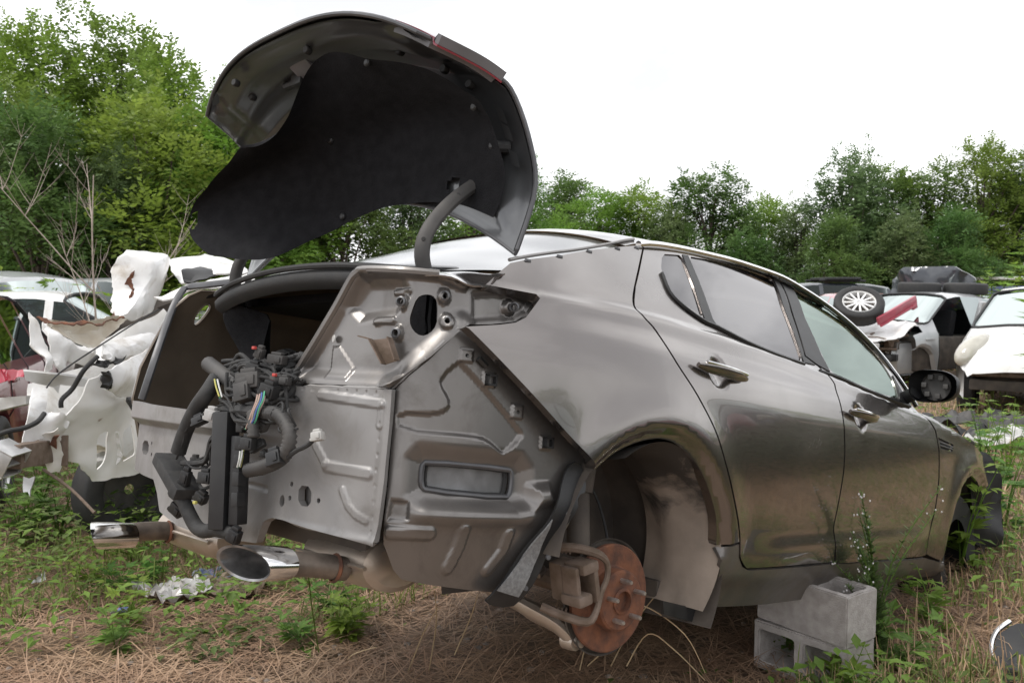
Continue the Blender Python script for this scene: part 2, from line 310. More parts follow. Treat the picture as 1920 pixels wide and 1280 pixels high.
# measured outlines, metres: side panels (Y,z), rear panels (arc,z), the rest (x,y,z)
T={
'quarter':[(-.648,1.006),(-.594,1.048),(-.550,1.079),(-.484,1.101),(-.336,1.142),(-.213,1.181),(-.044,1.227),(.122,1.270),(.130,1.267),(-.046,1.104),(-.094,1.039),(-.075,1.006),(-.026,.972),(.041,.890),(.137,.802),(.222,.711),(.278,.619),(.347,.504),(.426,.367),(.344,.354),(.315,.441),(.258,.525),(.178,.601),(.090,.649),(.002,.668),(-.079,.662),(-.153,.644),(-.220,.616),(-.281,.574),(-.317,.593),(-.717,.890),(-.726,.892),(-.628,.910),(-.582,.921),(-.547,.939),(-.489,.996),(-.497,1.006)],
'lip':[(.344,.354),(.315,.441),(.258,.525),(.178,.601),(.090,.649),(.002,.668),(-.079,.662),(-.153,.644),(-.220,.616),(-.281,.574)],
'gapR':[(.134,1.268),(-.042,1.104),(-.090,1.039),(-.071,1.006),(-.022,.973),(.045,.890),(.141,.803),(.226,.711),(.282,.619),(.352,.504),(.430,.367)],
'rdoor':[(.147,1.274),(-.036,1.105),(-.085,1.040),(-.066,1.007),(-.017,.974),(.050,.891),(.146,.803),(.232,.711),(.288,.619),(.358,.504),(.437,.367),(.469,.315),(.527,.277),(.535,.273),(.795,.269),(1.145,.262),(1.126,.303),(1.116,.402),(1.133,.466),(1.162,.596),(1.170,.673),(1.171,.760),(1.167,.848),(1.169,.925),(1.123,.965),(1.086,.993),(1.001,1.019),(1.238,1.361),(1.266,1.378),(.944,1.359),(.682,1.342),(.455,1.325),(.265,1.301),(.164,1.281)],
'fdoor':[(1.168,.254),(1.136,.303),(1.126,.401),(1.143,.466),(1.173,.597),(1.181,.673),(1.182,.761),(1.178,.849),(1.181,.926),(1.138,.967),(1.098,.994),(1.013,1.020),(1.248,1.360),(1.311,1.364),(1.482,1.346),(1.645,1.303),(1.796,1.234),(1.922,1.155),(1.998,1.069),(2.016,.978),(2.025,.906),(2.081,.875),(2.158,.843),(2.218,.799),(2.223,.706),(2.210,.586),(2.179,.440),(2.113,.309),(2.142,.233)],
'qglass':[(.240,1.265),(.171,1.195),(.155,1.144),(.186,1.102),(.307,1.060),(.319,1.094),(.354,1.189),(.378,1.289)],
'rglass':[(.429,1.296),(.659,1.323),(.918,1.344),(1.160,1.354),(1.086,1.243),(1.022,1.111),(.958,.989),(.750,1.001),(.551,1.020),(.452,1.033),(.377,1.046),(.361,1.067),(.377,1.123),(.411,1.215)],
'fglass':[(1.346,1.346),(1.502,1.328),(1.682,1.287),(1.783,1.226),(1.867,1.166),(1.937,1.099),(1.953,1.031),(1.927,.970),(1.883,.922),(1.672,.929),(1.439,.951),(1.203,.975),(1.201,1.041),(1.252,1.202)],
'bpil_r':[(1.161,1.349),(1.213,1.351),(.999,1.014),(1.071,.989),(.967,.988),(1.022,1.111),(1.087,1.240)],
'bpil_f':[(1.232,1.350),(1.286,1.354),(1.336,1.347),(1.245,1.201),(1.188,1.040),(1.192,.975),(1.095,.992),(1.016,1.018)],
'qbar':[(.385,1.293),(.427,1.298),(.411,1.215),(.382,1.124),(.363,1.064),(.375,1.044),(.307,1.058),(.317,1.094),(.354,1.189)],
'fcorner':[(1.975,1.034),(1.980,.955),(2.002,.898),(1.886,.916),(1.940,.972)],
'belt':[(.161,1.183),(.151,1.119),(.195,1.082),(.288,1.049),(.370,1.039),(.543,1.011),(.741,.992),(.958,.980),(1.086,.968),(1.269,.959),(1.482,.934),(1.786,.909),(1.992,.896)],
'roofedge':[(.145,1.283),(.343,1.315),(.588,1.342),(.939,1.377),(1.741,1.491),(2.045,1.466),(1.686,1.313),(1.840,1.243),(1.983,1.146),(2.044,1.041),(2.076,.948),(2.096,.882)],
'fender':[(2.089,.875),(2.173,.847),(2.235,.800),(2.239,.707),(2.226,.586),(2.195,.440),(2.128,.309),(2.153,.238),(2.430,.180),(2.398,.298),(2.445,.408),(2.559,.518),(2.705,.579),(2.877,.609),(3.123,.614),(3.620,.605)],
'vent':[(2.244,.771),(2.464,.744),(2.429,.710),(2.259,.718)],
'sill':[(.345,.348),(.439,.357),(.466,.313),(.511,.278),(.557,.263),(.803,.258),(1.163,.251),(1.640,.234),(2.163,.217),(2.431,.176),(2.533,.111),(2.134,.112),(1.696,.104),(1.307,.103),(.844,.115),(.399,.137),(.438,.182),(.353,.291)],
'rhandle':[(.141,.895),(.422,.875)],
'fhandle':[(1.219,.827),(1.474,.805)],
'rrecess':[(.283,.883)],
'frecess':[(1.347,.809)],
'crease':[(-.043,1.012),(.170,1.007),(.529,.996),(.960,.971),(1.460,.915),(1.957,.870)],
'clips':[(-.486,1.097),(-.350,1.135),(-.201,1.180),(-.039,1.223),(.084,1.252)],
'scuff':[(.747,.669),(1.050,.653)],
'corner':[(.688,.738),(.770,.813),(.848,.895),(.863,.893),(1.073,.740),(1.308,.581),(1.284,.547),(1.260,.500),(1.230,.425),(1.182,.337),(1.122,.241),(1.029,.255),(.907,.271),(.748,.291),(.721,.313),(.698,.351),(.682,.371),(.689,.458),(.688,.594),(.687,.690)],
'emb':[(.700,.683),(.814,.685),(.838,.714),(.805,.753),(.805,.773),(.844,.811),(.856,.811),(1.045,.660),(1.050,.645),(1.005,.603),(.989,.606),(.943,.634),(.904,.639),(.705,.642)],
'vent_out':[(.786,.572),(1.030,.564),(1.043,.552),(1.042,.505),(1.028,.492),(.793,.504),(.778,.515),(.776,.559)],
'vent_big':[(.768,.596),(1.050,.589),(1.076,.564),(1.083,.491),(1.044,.466),(.780,.478),(.753,.496),(.749,.574)],
'bead_d':[(.707,.402),(.810,.406)],
'bead_e':[(.897,.413),(.893,.372),(.878,.323)],
'bead_f':[(1.034,.404),(1.029,.363),(1.001,.315)],
'rect_f':[(.706,.476),(.750,.476),(.751,.435),(.699,.432)],
'boss':[(1.094,.521),(1.143,.525),(1.162,.485),(1.099,.473)],
'clipsq':[(.934,.778),(1.127,.636)],
'cliphole':[(.865,.831),(1.027,.707)],
'clipbar':[(.895,.827),(.919,.810)],
'foldtop':[(.370,.730),(.534,.733),(.690,.736)],
'back':[(-.665,.652),(-.288,.644),(.006,.640),(.195,.659),(.371,.728),(.531,.730),(.691,.734),(.693,.647),(.693,.523),(.687,.419),(.680,.371),(.595,.379),(.467,.384),(.361,.391),(.314,.390),(.277,.376),(.260,.356),(.240,.315),(.050,.301),(-.188,.302),(-.321,.327),(-.365,.375),(-.413,.414),(-.663,.424),(-.654,.539)],
'L1':[(.462,.710),(.663,.698)],
'L2':[(.665,.694),(.663,.650)],
'b2':[(.505,.538),(.642,.534)],
'b2d':[(.451,.597),(.502,.543)],
'b3':[(.565,.488),(.590,.453),(.615,.436),(.646,.426)],
'groove':[(.127,.460),(.202,.460),(.272,.457)],
'sqR':[(.413,.484),(.462,.484),(.465,.435),(.417,.434)],
'sqL':[(-.577,.527),(-.498,.527),(-.489,.484),(-.566,.482)],
'rh':[(.384,.483),(.381,.448),(.490,.454),(-.466,.523),(-.456,.488)],
'oval':[(.349,.437),(-.401,.477)],
'pocket':[(.323,.736),(.507,.738),(.670,.740),(.687,.747),(.771,.820),(.850,.899),(.865,.907),(.937,.917),(1.014,.933),(1.055,.960),(1.080,1.003),(.992,1.005),(.910,1.007),(.844,1.002),(.810,1.011),(.775,1.019),(.666,1.021),(.550,1.026),(.526,1.019),(.507,1.003),(.467,.942),(.430,.892),(.391,.841),(.320,.754)],
'pk_hole':[(.722,.959),(.741,.969),(.763,.969),(.777,.956),(.782,.928),(.782,.898),(.765,.875),(.743,.867),(.719,.879),(.704,.902),(.710,.928)],
'pk_boss':[(.795,.968),(.806,.908),(.677,.946),(.670,.870),(.992,.966)],
'pk_bead1':[(.635,.972),(.695,.974)],
'pk_bead2':[(.593,.898),(.649,.902)],
'pk_plate':[(.452,.832),(.477,.835),(.535,.783),(.531,.752),(.453,.755)],
'pk_bowl':[(.544,.995),(.490,.936),(.536,.906),(.648,.925),(.696,.968),(.659,.996)],
'pk_wing':[(.878,.983),(.947,.995),(1.064,.995),(1.044,.962),(1.008,.941),(.884,.919)],
'pk_brk':[(.620,.849),(.673,.855),(.699,.803),(.664,.792)],
'pk_dot':[(.458,.854)],
'splash':[(1.207,.594),(1.248,.584),(1.258,.518),(1.218,.506),(1.220,.472),(1.176,.414),(1.159,.341),(1.110,.246),(1.081,.215),(.986,.236),(1.005,.259),(1.076,.358),(1.133,.451),(1.177,.554)],
'splashin':[(1.133,.447),(1.128,.356),(1.087,.248),(1.013,.269),(1.069,.337)],
'lstrip':[(-.720,-.800,.659),(-.703,-.785,.769),(-.750,-.740,.887),(-.780,-.700,1.000),(-.817,-.660,1.061),(-.834,-.630,1.087),(-.756,-.600,1.096),(-.633,-.550,1.110)],
'tipR':[(.482,-1.020,.312)],
'tipR_end':[(.397,-.860,.296)],
'pipes':[(.494,-1.020,.315),(-.294,-1.020,.249),(.461,-.720,.292),(-.352,-.720,.241),(.458,-.800,.305),(-.387,-.800,.234)],
'hub':[(.840,-.054,.212)],
'disc':[(.790,-.094,.361),(.790,.096,.245),(.790,-.069,.065),(.790,-.221,.199)],
'studs':[(.845,-.064,.268),(.845,-.128,.240),(.845,-.017,.218),(.845,-.125,.176),(.845,-.039,.157)],
'caliper':[(.800,-.244,.359),(.840,-.219,.360),(.860,-.166,.328),(.860,-.162,.300),(.860,-.206,.280),(.860,-.223,.231),(.840,-.249,.234),(.800,-.311,.259),(.800,-.298,.294),(.800,-.257,.346)],
'shock':[(.700,-.082,.583),(.700,-.079,.487),(.720,-.131,.479),(.760,-.173,.355)],
'arm':[(.620,-.191,.153),(.700,-.174,.129),(.740,-.149,.092)],
'liner':[(.800,.015,.453),(.800,.023,.377),(.800,.071,.340),(.800,.127,.235),(.800,.150,.197),(.820,.215,.175),(.850,.280,.164)],
'h_main':[(-.073,-.860,.757),(.044,-.930,.733),(.086,-.970,.696),(.053,-.980,.651),(.011,-.980,.597),(-.009,-.980,.561),(-.024,-.980,.526)],
'h_lower':[(-.042,-.970,.417),(.015,-.970,.400),(.053,-.970,.373),(.085,-.960,.340),(.135,-.960,.334),(.191,-.960,.346),(.238,-.955,.347),(.268,-.950,.346)],
'h_box':[(-.100,-.975,.502),(.045,-.975,.421)],
'h_rail':[(.199,-.965,.648),(.225,-.965,.351)],
'h_loop':[(.127,-.940,.651),(.245,-.950,.654),(.371,-.960,.655),(.447,-.970,.654),(.490,-.970,.634),(.511,-.970,.606),(.505,-.970,.572),(.475,-.970,.548),(.414,-.970,.527),(.343,-.970,.512)],
'h_vert':[(.342,-.975,.655),(.358,-.980,.626),(.366,-.980,.592)],
'h_pipe':[(-.027,-.920,.777),(.058,-.920,.749),(.152,-.920,.717)],
'h_tangle':[(.054,-.900,.758),(.128,-.900,.779),(.213,-.900,.771),(.275,-.880,.770),(.316,-.860,.787),(.276,-.800,.801)],
'h_tangle2':[(.137,-.920,.747),(.194,-.920,.754),(.285,-.920,.741),(.329,-.900,.742),(.370,-.880,.749)],
'h_tangle3':[(.138,-.930,.709),(.201,-.930,.728),(.294,-.940,.713),(.341,-.930,.704),(.367,-.900,.699),(.366,-.880,.729)],
'h_thin':[(.140,-.950,.636),(.162,-.960,.603),(.128,-.965,.572),(.108,-.960,.537),(.102,-.965,.513),(.051,-.970,.502),(-.004,-.975,.499)],
'h_thin2':[(.122,-.950,.678),(.195,-.960,.667),(.236,-.970,.640),(.272,-.970,.624),(.328,-.975,.623)],
'h_thin3':[(.386,-.920,.732),(.398,-.920,.698),(.409,-.920,.667),(.445,-.925,.634)],
'h_thin4':[(.508,-.970,.556),(.537,-.965,.575),(.565,-.955,.590),(.581,-.950,.606)],
'h_thin5':[(.095,-.960,.498),(.114,-.960,.491),(.147,-.960,.503),(.185,-.955,.519)],
'h_thin6':[(.060,-.955,.453),(.090,-.955,.439),(.144,-.955,.455)],
'h_wires':[(.379,-.970,.702),(.384,-.975,.682),(.379,-.980,.658),(.369,-.980,.634),(.348,-.975,.618)],
'h_wires2':[(.326,-.975,.558),(.332,-.980,.539),(.319,-.975,.518)],
'h_wires3':[(.101,-.950,.732),(.124,-.955,.711),(.157,-.960,.686)],
'h_conn':[(.266,-.930,.806),(.142,-.980,.636),(.130,-.970,.472),(.116,-.970,.419),(.596,-.950,.613),(.383,-.960,.710),(.270,-.965,.702),(.485,-.985,.552),(.393,-.925,.737),(.354,-.985,.577),(-.021,-.930,.501),(.308,-.970,.346),(.080,-.980,.619),(.303,-.900,.793),(.269,-.950,.732),(.349,-.950,.623),(.339,-.930,.552),(-.036,-.960,.369),(.045,-.985,.463),(.227,-.960,.486),(.358,-.960,.573),(.347,-.920,.741),(.232,-.920,.767)],
'spare':[(-.370,-.600,.693)],
'lidliner':[(-.435,-.740,1.153),(-.228,-.660,1.140),(-.118,-.540,1.229),(.144,-.490,1.305),(.438,-.485,1.291),(.625,-.480,1.228),(-.556,-.760,1.233),(-.326,-.660,1.287),(-.127,-.550,1.361),(.154,-.490,1.417),(.447,-.485,1.399),(.674,-.490,1.334),(-.518,-.780,1.326),(-.320,-.680,1.426),(-.105,-.580,1.493),(.174,-.520,1.541),(.459,-.510,1.524),(.650,-.510,1.450),(-.214,-.800,1.457),(-.082,-.750,1.489),(.013,-.670,1.593),(.278,-.630,1.617),(.519,-.610,1.571),(.653,-.580,1.509),(-.199,-.800,1.463),(-.033,-.770,1.486),(.120,-.750,1.697),(.326,-.710,1.662),(.518,-.670,1.603),(.630,-.610,1.533)],
'hingeR':[(.530,-.622,1.055),(.530,-.638,1.098),(.530,-.636,1.142),(.530,-.614,1.190),(.530,-.572,1.244),(.530,-.528,1.288),(.530,-.476,1.331)],
'hingeL':[(-.530,-.508,.895),(-.530,-.552,.966),(-.530,-.585,1.037),(-.530,-.602,1.092),(-.530,-.598,1.149),(-.530,-.573,1.212)],
'mflap':[(.800,.180,.186),(.800,.378,.143),(.800,.360,.104),(.800,.191,.145)],
'wr_panel':[(-2.369,-.513,.790),(-2.302,-.442,.853),(-2.296,-.360,.939),(-2.319,-.305,1.025),(-2.321,-.236,1.046),(-2.343,-.187,1.051),(-2.331,-.182,.967),(-2.384,-.096,.921),(-2.462,.034,.876),(-2.477,.074,.680),(-2.480,.058,.513),(-2.469,-.073,.483),(-2.368,-.255,.486),(-2.348,-.301,.541),(-2.326,-.345,.598),(-2.341,-.427,.635),(-2.310,-.459,.732),(-2.297,-.515,.756)],
'wr_hole1':[(-2.423,-.261,.735),(-2.334,-.173,.747),(-2.327,-.177,.605),(-2.349,-.202,.566),(-2.409,-.262,.547)],
'wr_hole2':[(-2.464,-.106,.730),(-2.374,-.016,.750),(-2.368,-.022,.591),(-2.458,-.112,.566)],
'wr_upper':[(-2.356,-.264,1.123),(-2.395,-.228,1.183),(-2.515,-.062,1.223),(-2.608,.129,1.237),(-2.658,.217,1.188),(-2.583,.142,1.095),(-2.476,-.030,1.129),(-2.349,-.189,1.107)],
'wr_flap':[(-2.247,-.231,1.072),(-2.324,-.092,1.128),(-2.437,.081,1.164),(-2.386,.040,.897),(-2.291,-.145,.927),(-2.231,-.223,.978)],
'wr_big':[(-2.883,.026,1.589),(-2.857,.057,1.662),(-2.927,.132,1.700),(-2.955,.246,1.704),(-2.974,.367,1.695),(-2.989,.418,1.645),(-2.903,.353,1.532),(-2.802,.228,1.353),(-2.676,.068,1.302),(-2.635,-.031,1.318),(-2.715,-.037,1.358),(-2.815,.013,1.462)],
'wr_curl':[(-2.618,-.434,1.334),(-2.538,-.357,1.320),(-2.513,-.263,1.313),(-2.539,-.147,1.323),(-2.584,-.050,1.341),(-2.602,.000,1.314),(-2.612,-.086,1.233),(-2.560,-.180,1.166),(-2.570,-.258,1.191),(-2.518,-.344,1.239),(-2.535,-.426,1.301)],
'wr_fold':[(-2.502,-.463,1.311),(-2.460,-.357,1.236),(-2.512,-.203,1.161),(-2.526,-.224,1.066),(-2.504,-.340,1.111),(-2.419,-.401,1.060),(-2.390,-.439,1.096),(-2.420,-.459,1.229)],
'wr_torn':[(-2.497,-.524,1.357),(-2.460,-.492,1.320),(-2.418,-.460,1.194),(-2.397,-.448,1.078),(-2.372,-.494,1.071),(-2.366,-.484,1.129),(-2.425,-.535,1.209)],
'wr_lamp':[(-2.446,-.566,1.077),(-2.376,-.429,1.060),(-2.371,-.287,1.020),(-2.376,-.295,.986),(-2.420,-.407,1.003),(-2.404,-.422,.959),(-2.424,-.439,.988),(-2.436,-.560,1.031)],
'wr_low':[(-2.348,-.545,1.010),(-2.357,-.485,1.002),(-2.306,-.514,.883),(-2.241,-.451,.877),(-2.272,-.415,.830),(-2.305,-.455,.732),(-2.264,-.552,.764),(-2.214,-.645,.744),(-2.259,-.608,.891)],
'wr_low2':[(-2.276,-.563,.777),(-2.227,-.484,.808),(-2.286,-.442,.646),(-2.300,-.461,.583),(-2.287,-.518,.588)],
'wr_rail':[(-2.077,-.723,.723),(-2.345,-.497,.687)],
'wr_alu':[(-2.090,-.803,.753),(-2.012,-.731,.696)],
'wr_cable':[(-2.212,-.779,.799),(-2.160,-.725,.829),(-2.161,-.656,.836),(-2.170,-.593,.859),(-2.202,-.552,.891)],
'wr_cable2':[(-2.238,-.287,1.148),(-2.233,-.357,1.083),(-2.270,-.400,.991),(-2.252,-.456,.945),(-2.253,-.460,.906)],
'wr_cable3':[(-2.253,-.523,1.007),(-2.280,-.476,1.053),(-2.336,-.386,1.102),(-2.343,-.247,1.188),(-2.532,-.004,1.284),(-2.674,.214,1.368)],
'wr_roof':[(-3.243,.522,1.679),(-3.163,.743,1.715),(-2.895,.862,1.659),(-2.595,.729,1.582),(-2.602,.581,1.570),(-2.778,.404,1.511),(-3.017,.456,1.592)],
'wr_window':[(-2.739,.380,1.606),(-2.809,.523,1.629),(-2.660,.596,1.591),(-2.585,.455,1.544),(-2.653,.360,1.523)],
'wr_spear':[(-2.452,.087,1.430),(-2.440,.314,1.506),(-2.479,.561,1.568),(-2.382,.657,1.578),(-2.196,.552,1.481),(-2.325,.286,1.490),(-2.411,.126,1.424)],
'wr_rust1':[(-2.771,.093,1.568),(-2.752,.112,1.575),(-2.753,.107,1.522),(-2.751,.151,1.522),(-2.710,.114,1.429),(-2.634,.013,1.339),(-2.625,-.051,1.302),(-2.660,-.055,1.334),(-2.702,-.022,1.384),(-2.666,-.018,1.346),(-2.690,.064,1.446),(-2.711,.089,1.482),(-2.763,.069,1.521)],
'wr_rust2':[(-2.587,-.446,1.340),(-2.506,-.368,1.316),(-2.452,-.274,1.305),(-2.478,-.158,1.317),(-2.531,-.040,1.351),(-2.526,-.036,1.333),(-2.465,-.176,1.293),(-2.438,-.290,1.287),(-2.492,-.384,1.300),(-2.527,-.444,1.320)],
'wr_coil':[(-2.509,.088,1.270),(-2.666,.225,1.395)],
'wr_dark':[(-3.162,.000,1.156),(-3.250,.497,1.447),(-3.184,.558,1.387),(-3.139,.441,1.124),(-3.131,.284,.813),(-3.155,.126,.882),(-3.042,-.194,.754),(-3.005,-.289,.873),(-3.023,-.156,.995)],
'wr_tyre':[(-2.963,.125,.247)],
'wr_rod':[(-2.196,-.566,.625),(-2.049,-.498,.547),(-1.859,-.459,.457)],
'wr_clip':[(-2.276,-.236,1.013),(-2.310,-.097,.888)],
'wr_flapdn':[(-2.098,-.681,.623),(-2.068,-.651,.623),(-2.051,-.670,.537),(-2.077,-.694,.558)],
'wr_rusts':[(-2.231,-.521,.755),(-2.204,-.492,.777),(-2.231,-.496,.707),(-2.238,-.530,.721)],
'wr_inner1':[(-2.882,-.112,.695),(-2.806,.174,.699),(-2.791,.168,.441),(-2.873,-.121,.451)],
'wr_inner2':[(-2.707,-.159,.577),(-2.667,-.049,.588),(-2.650,-.054,.493),(-2.678,-.166,.492)],
'wr_brk1':[(-2.391,-.146,.734),(-2.381,-.136,.736),(-2.373,-.140,.587),(-2.385,-.153,.563)],
'wr_trim1':[(-2.249,-.262,1.066),(-2.226,-.239,1.073),(-2.218,-.236,1.006),(-2.227,-.248,.973),(-2.250,-.268,.988)],
'wr_trim2':[(-2.405,-.243,1.113),(-2.393,-.160,1.128),(-2.438,-.064,1.133),(-2.408,-.107,1.099),(-2.362,-.231,1.079),(-2.373,-.285,1.070)],
'wr_beam':[(-2.780,-.626,.921),(-2.543,-.531,.945),(-2.539,-.531,.904),(-2.778,-.629,.849)],
'wr_lens':[(-3.553,-.395,1.011),(-3.315,-.301,1.013),(-3.323,-.312,.972),(-3.550,-.399,.920)],
'wr_shell':[(-2.919,-.407,.967),(-2.857,-.272,1.013),(-2.792,-.135,1.060),(-2.766,.034,1.105),(-2.765,.249,1.162),(-2.762,.207,.577),(-2.756,.068,.514),(-2.789,-.097,.611),(-2.797,-.241,.667),(-2.800,-.381,.709),(-2.850,-.421,.822)],
'wr_shell2':[(-3.028,-.151,1.128),(-3.010,.012,1.190),(-2.988,.180,1.281),(-3.049,.406,1.347),(-2.982,.462,1.217),(-2.861,.290,1.087),(-2.853,.014,1.048),(-2.934,-.135,1.052)],
'g_pts':[(-1.341,-1.000,.000),(-3.625,-.380,.000),(-5.327,.082,.000),(-.340,-.018,.000),(-.466,.854,.000),(.681,1.047,.000),(.998,1.171,.000),(1.405,1.693,.000),(.829,3.989,.000),(-.372,8.777,.000),(-2.995,12.522,.000),(-1.098,-.274,.000),(-1.086,-.184,.000),(1.306,1.862,.000)]}
# =====================================================  SEDAN  (car frame: X right, Y forward, z up)
def spline(xs,ys):
    xs=np.array(xs,float);ys=np.array(ys,float);n=len(xs);h=np.diff(xs);m=np.diff(ys)/h;t=np.zeros(n)
    for i in range(1,n-1):
        if m[i-1]*m[i]>0: w1=2*h[i]+h[i-1];w2=h[i]+2*h[i-1];t[i]=(w1+w2)/(w1/m[i-1]+w2/m[i])
    t[0]=m[0];t[-1]=m[-1]
    def f(x):
        x=np.clip(np.asarray(x,float),xs[0],xs[-1]);i=np.clip(np.searchsorted(xs,x)-1,0,n-2);s=(x-xs[i])/h[i]
        return (2*s**3-3*s**2+1)*ys[i]+(s**3-2*s**2+s)*h[i]*t[i]+(-2*s**3+3*s**2)*ys[i+1]+(s**3-s**2)*h[i]*t[i+1]
    return f
prof=spline([.10,.17,.22,.30,.42,.6,.75,.85,.93,1.0,1.1,1.2,1.3,1.36,1.40,1.45],[.78,.82,.865,.893,.91,.917,.91,.893,.86,.825,.765,.70,.635,.585,.53,.3])
taper=spline([-1.1,-.8,-.4,0,.5,2.2,2.8,3.2,3.6],[.17,.10,.03,.005,0,0,.01,.06,.16])
creaseZ=spline([-.8,-.5,-.04,.17,.53,.96,1.46,1.96,2.6,3.3],[.955,1.0,1.014,1.008,.994,.968,.918,.870,.80,.70])
LIP=np.array(T['lip']); FLIP=np.array([(2.41,.20),(2.41,.31),(2.46,.42),(2.56,.52),(2.70,.58),(2.80,.60),(2.92,.57),(3.05,.50)])
def sideD(u):
    Y,z=u[:,0],u[:,1]; d=np.zeros(len(u))
    for L_ in (LIP,FLIP):
        q=segdist(u,L_); d+=.014*np.exp(-((q-.05)/.075)**2)-.028*(1-sstep(q,0,.045))
    t=z-creaseZ(Y); d+=.009*np.where(t<0,np.exp(-(t/.035)**2),np.exp(-(t/.012)**2))*sstep(Y,-.75,-.3)
    f=sstep(Y,.44,.75)*(1-sstep(Y,2.0,2.2)); d+=.019*f*(1-sstep(z,.305,.39))
    for k in ('rrecess','frecess'):
        c=T[k][0]; q=np.hypot((Y-c[0])/.066,(z-c[1]-.002)/.060); d-=.019*(1-sstep(q,.15,1.0))
    return d
def S3(off=0.,disp=True):
    def f(u):
        u=np.asarray(u,float); X=prof(u[:,1]-.05*(1-u[:,0]))-taper(u[:,0])+off
        if disp: X=X+sideD(u)
        return np.stack([X,u[:,0],u[:,1]],1)
    return f
def sm2(p,n=4): return [tuple(q) for q in smooth_path(p,n)]
Q_=T['quarter']; T['quarter']=Q_[:8]+sm2(Q_[8:19])+sm2(Q_[19:29])+Q_[29:]; T['rdoor']=[T['rdoor'][0]]+sm2(T['rdoor'][1:13])+T['rdoor'][13:]
LIP=np.array(sm2(T['lip']))
for k_ in ('qglass','rglass','fglass'): T[k_]=[tuple(q) for q in chaikin(list(dens(T[k_],.10)),1)]
sedan=empty('sedan',label='stripped dark bronze sedan with its trunk open, propped on concrete blocks',cat='car')
CM=Matrix(((.998915,0,-.046576,0),(.007489,.98699,.160605,0),(.04597,-.16078,.985919,.34894),(0,0,0,1)))
sedan.matrix_world=CM
MIRX=Matrix.Scale(-1,4,(1,0,0))
# ---- right side panels
qp=panel('quarter_panel',sedan,paint,T['quarter'],S3(),step=.018,flange=.03)
for c in T['clips']:
    p=S3(.001)(np.array([c]))[0]; V,F=box(p,(.006,.020,.009),bev=.002); MB().add(V,F).build('clip',rimgrey,qp)
rd=panel('rear_door',sedan,paint,T['rdoor'],S3(),holes=[T['qglass'],T['rglass']],step=.0125)
fd=panel('front_door',sedan,paint,T['fdoor'],S3(),holes=[T['fglass']],step=.015)
panel('quarter_window',rd,tint,chaikin(T['qglass'],1),S3(-.005,False),step=.05,flange=0)
panel('window',rd,tint,T['rglass'],S3(-.005,False),step=.05,flange=0)
panel('window',fd,frontglass,T['fglass'],S3(-.005,False),step=.05,flange=0)
panel('pillar_trim',rd,plastic,T['bpil_r'],S3(.004,False),step=.03,flange=.004)
panel('pillar_trim',fd,plastic,T['bpil_f'],S3(.004,False),step=.03,flange=.004)
panel('window_divider',rd,plastic,T['qbar'],S3(.003,False),step=.03,flange=.004)
panel('mirror_base',fd,plastic,T['fcorner'],S3(.006,False),step=.03,flange=.006)
b3=S3(.004,False)(np.array(T['belt'])); V,F=tube([tuple(p) for p in b3[:8]],.007,6,sm=3); MB().add(V,F).build('belt_moulding',plastic,rd)
V,F=tube([tuple(p) for p in b3[8:]],.007,6,sm=3); MB().add(V,F).build('belt_moulding',plastic,fd)
fen_out=T['fender'][:13]+[(2.80,.60),(2.92,.57),(3.02,.52),(3.12,.60),(3.0,.70),(2.8,.755),(2.5,.815),(2.25,.862)]
fen=panel('fender',sedan,paint,fen_out,S3(),holes=[T['vent']],step=.03)
panel('side_vent',fen,plastic,chaikin(T['vent'],1),S3(-.012),step=.02,flange=0)
for k in range(2):
    a=np.array(T['vent'],float); t=(k+1)/3; p0=a[0]*(1-t)+a[3]*t;p1=a[1]*(1-t)+a[2]*t
    V,F=tube([tuple(S3(-.003)(p0[None])[0]),tuple(S3(-.003)(p1[None])[0])],.004,6); MB().add(V,F).build('vent_slat',rimgrey,fen)
panel('sill',sedan,sillpaint,T['sill'],S3(-.004),step=.025)
# door handles
for dr,k in ((rd,'rhandle'),(fd,'fhandle')):
    a,b=[S3(.012,False)(np.array([q]))[0] for q in T[k]]; a=Vector(a);b=Vector(b); n=Vector((1,0,0)); pts=[];rr=[]
    for i in range(13):
        t=i/12; p=a.lerp(b,t)+n*(.016*math.sin(math.pi*t)+.002); pts.append(p); rr.append(.021*(1-abs(2*t-1)**3.2*.6))
    V,F=tube(pts,rr,12,flat=.7); V=[Vector(v) for v in V]; h=MB().add(V,F).build('door_handle',paint,dr,sharp=60); V,F=tube([p+Vector((.012,0,.012)) for p in pts[1:-1]],.006,8,flat=.8); MB().add(V,F).build('chrome_strip',chrome,dr)
# roof edge curve
RE=np.array([(.79,-.62,1.045),(.765,-.5,1.088),(.735,-.34,1.137),(.712,-.2,1.176),(.695,-.05,1.222),(.68,.137,1.281),(.655,.332,1.312),(.63,.571,1.338),(.61,.87,1.361),(.60,1.168,1.369),(.605,1.416,1.346),(.625,1.625,1.303),(.66,1.806,1.238),(.715,1.953,1.1425),(.77,2.043,1.0406),(.81,2.114,.951),(.83,2.174,.886)])
eX=spline(RE[:,1],RE[:,0]);eZ=spline(RE[:,1],RE[:,2]); crown=spline([-.62,-.45,-.2,0,.145,.34,.6,.9,1.3,1.7,2.17],[.03,.052,.082,.098,.096,.092,.088,.085,.085,.09,.10])
def roofmesh(name,y0,y1,m,par,inset=0.,lift=0.,ny=24,nx=25,bow=0.):
    V=[];F=[]
    for i in range(ny):
        for j in range(nx):
            a=2*j/(nx-1)-1; y=y0+(y1-y0)*i/(ny-1)+bow*(1-a*a)*(1-i/(ny-1)); X=float(eX(y))-inset
            V.append((a*X,y,float(eZ(y))+lift+float(crown(y))*(1-abs(a)**2.4)))
    for i in range(ny-1):
        for j in range(nx-1): q=i*nx+j; F.append((q,q+1,q+nx+1,q+nx))
    return mk(name,V,F,m,par)
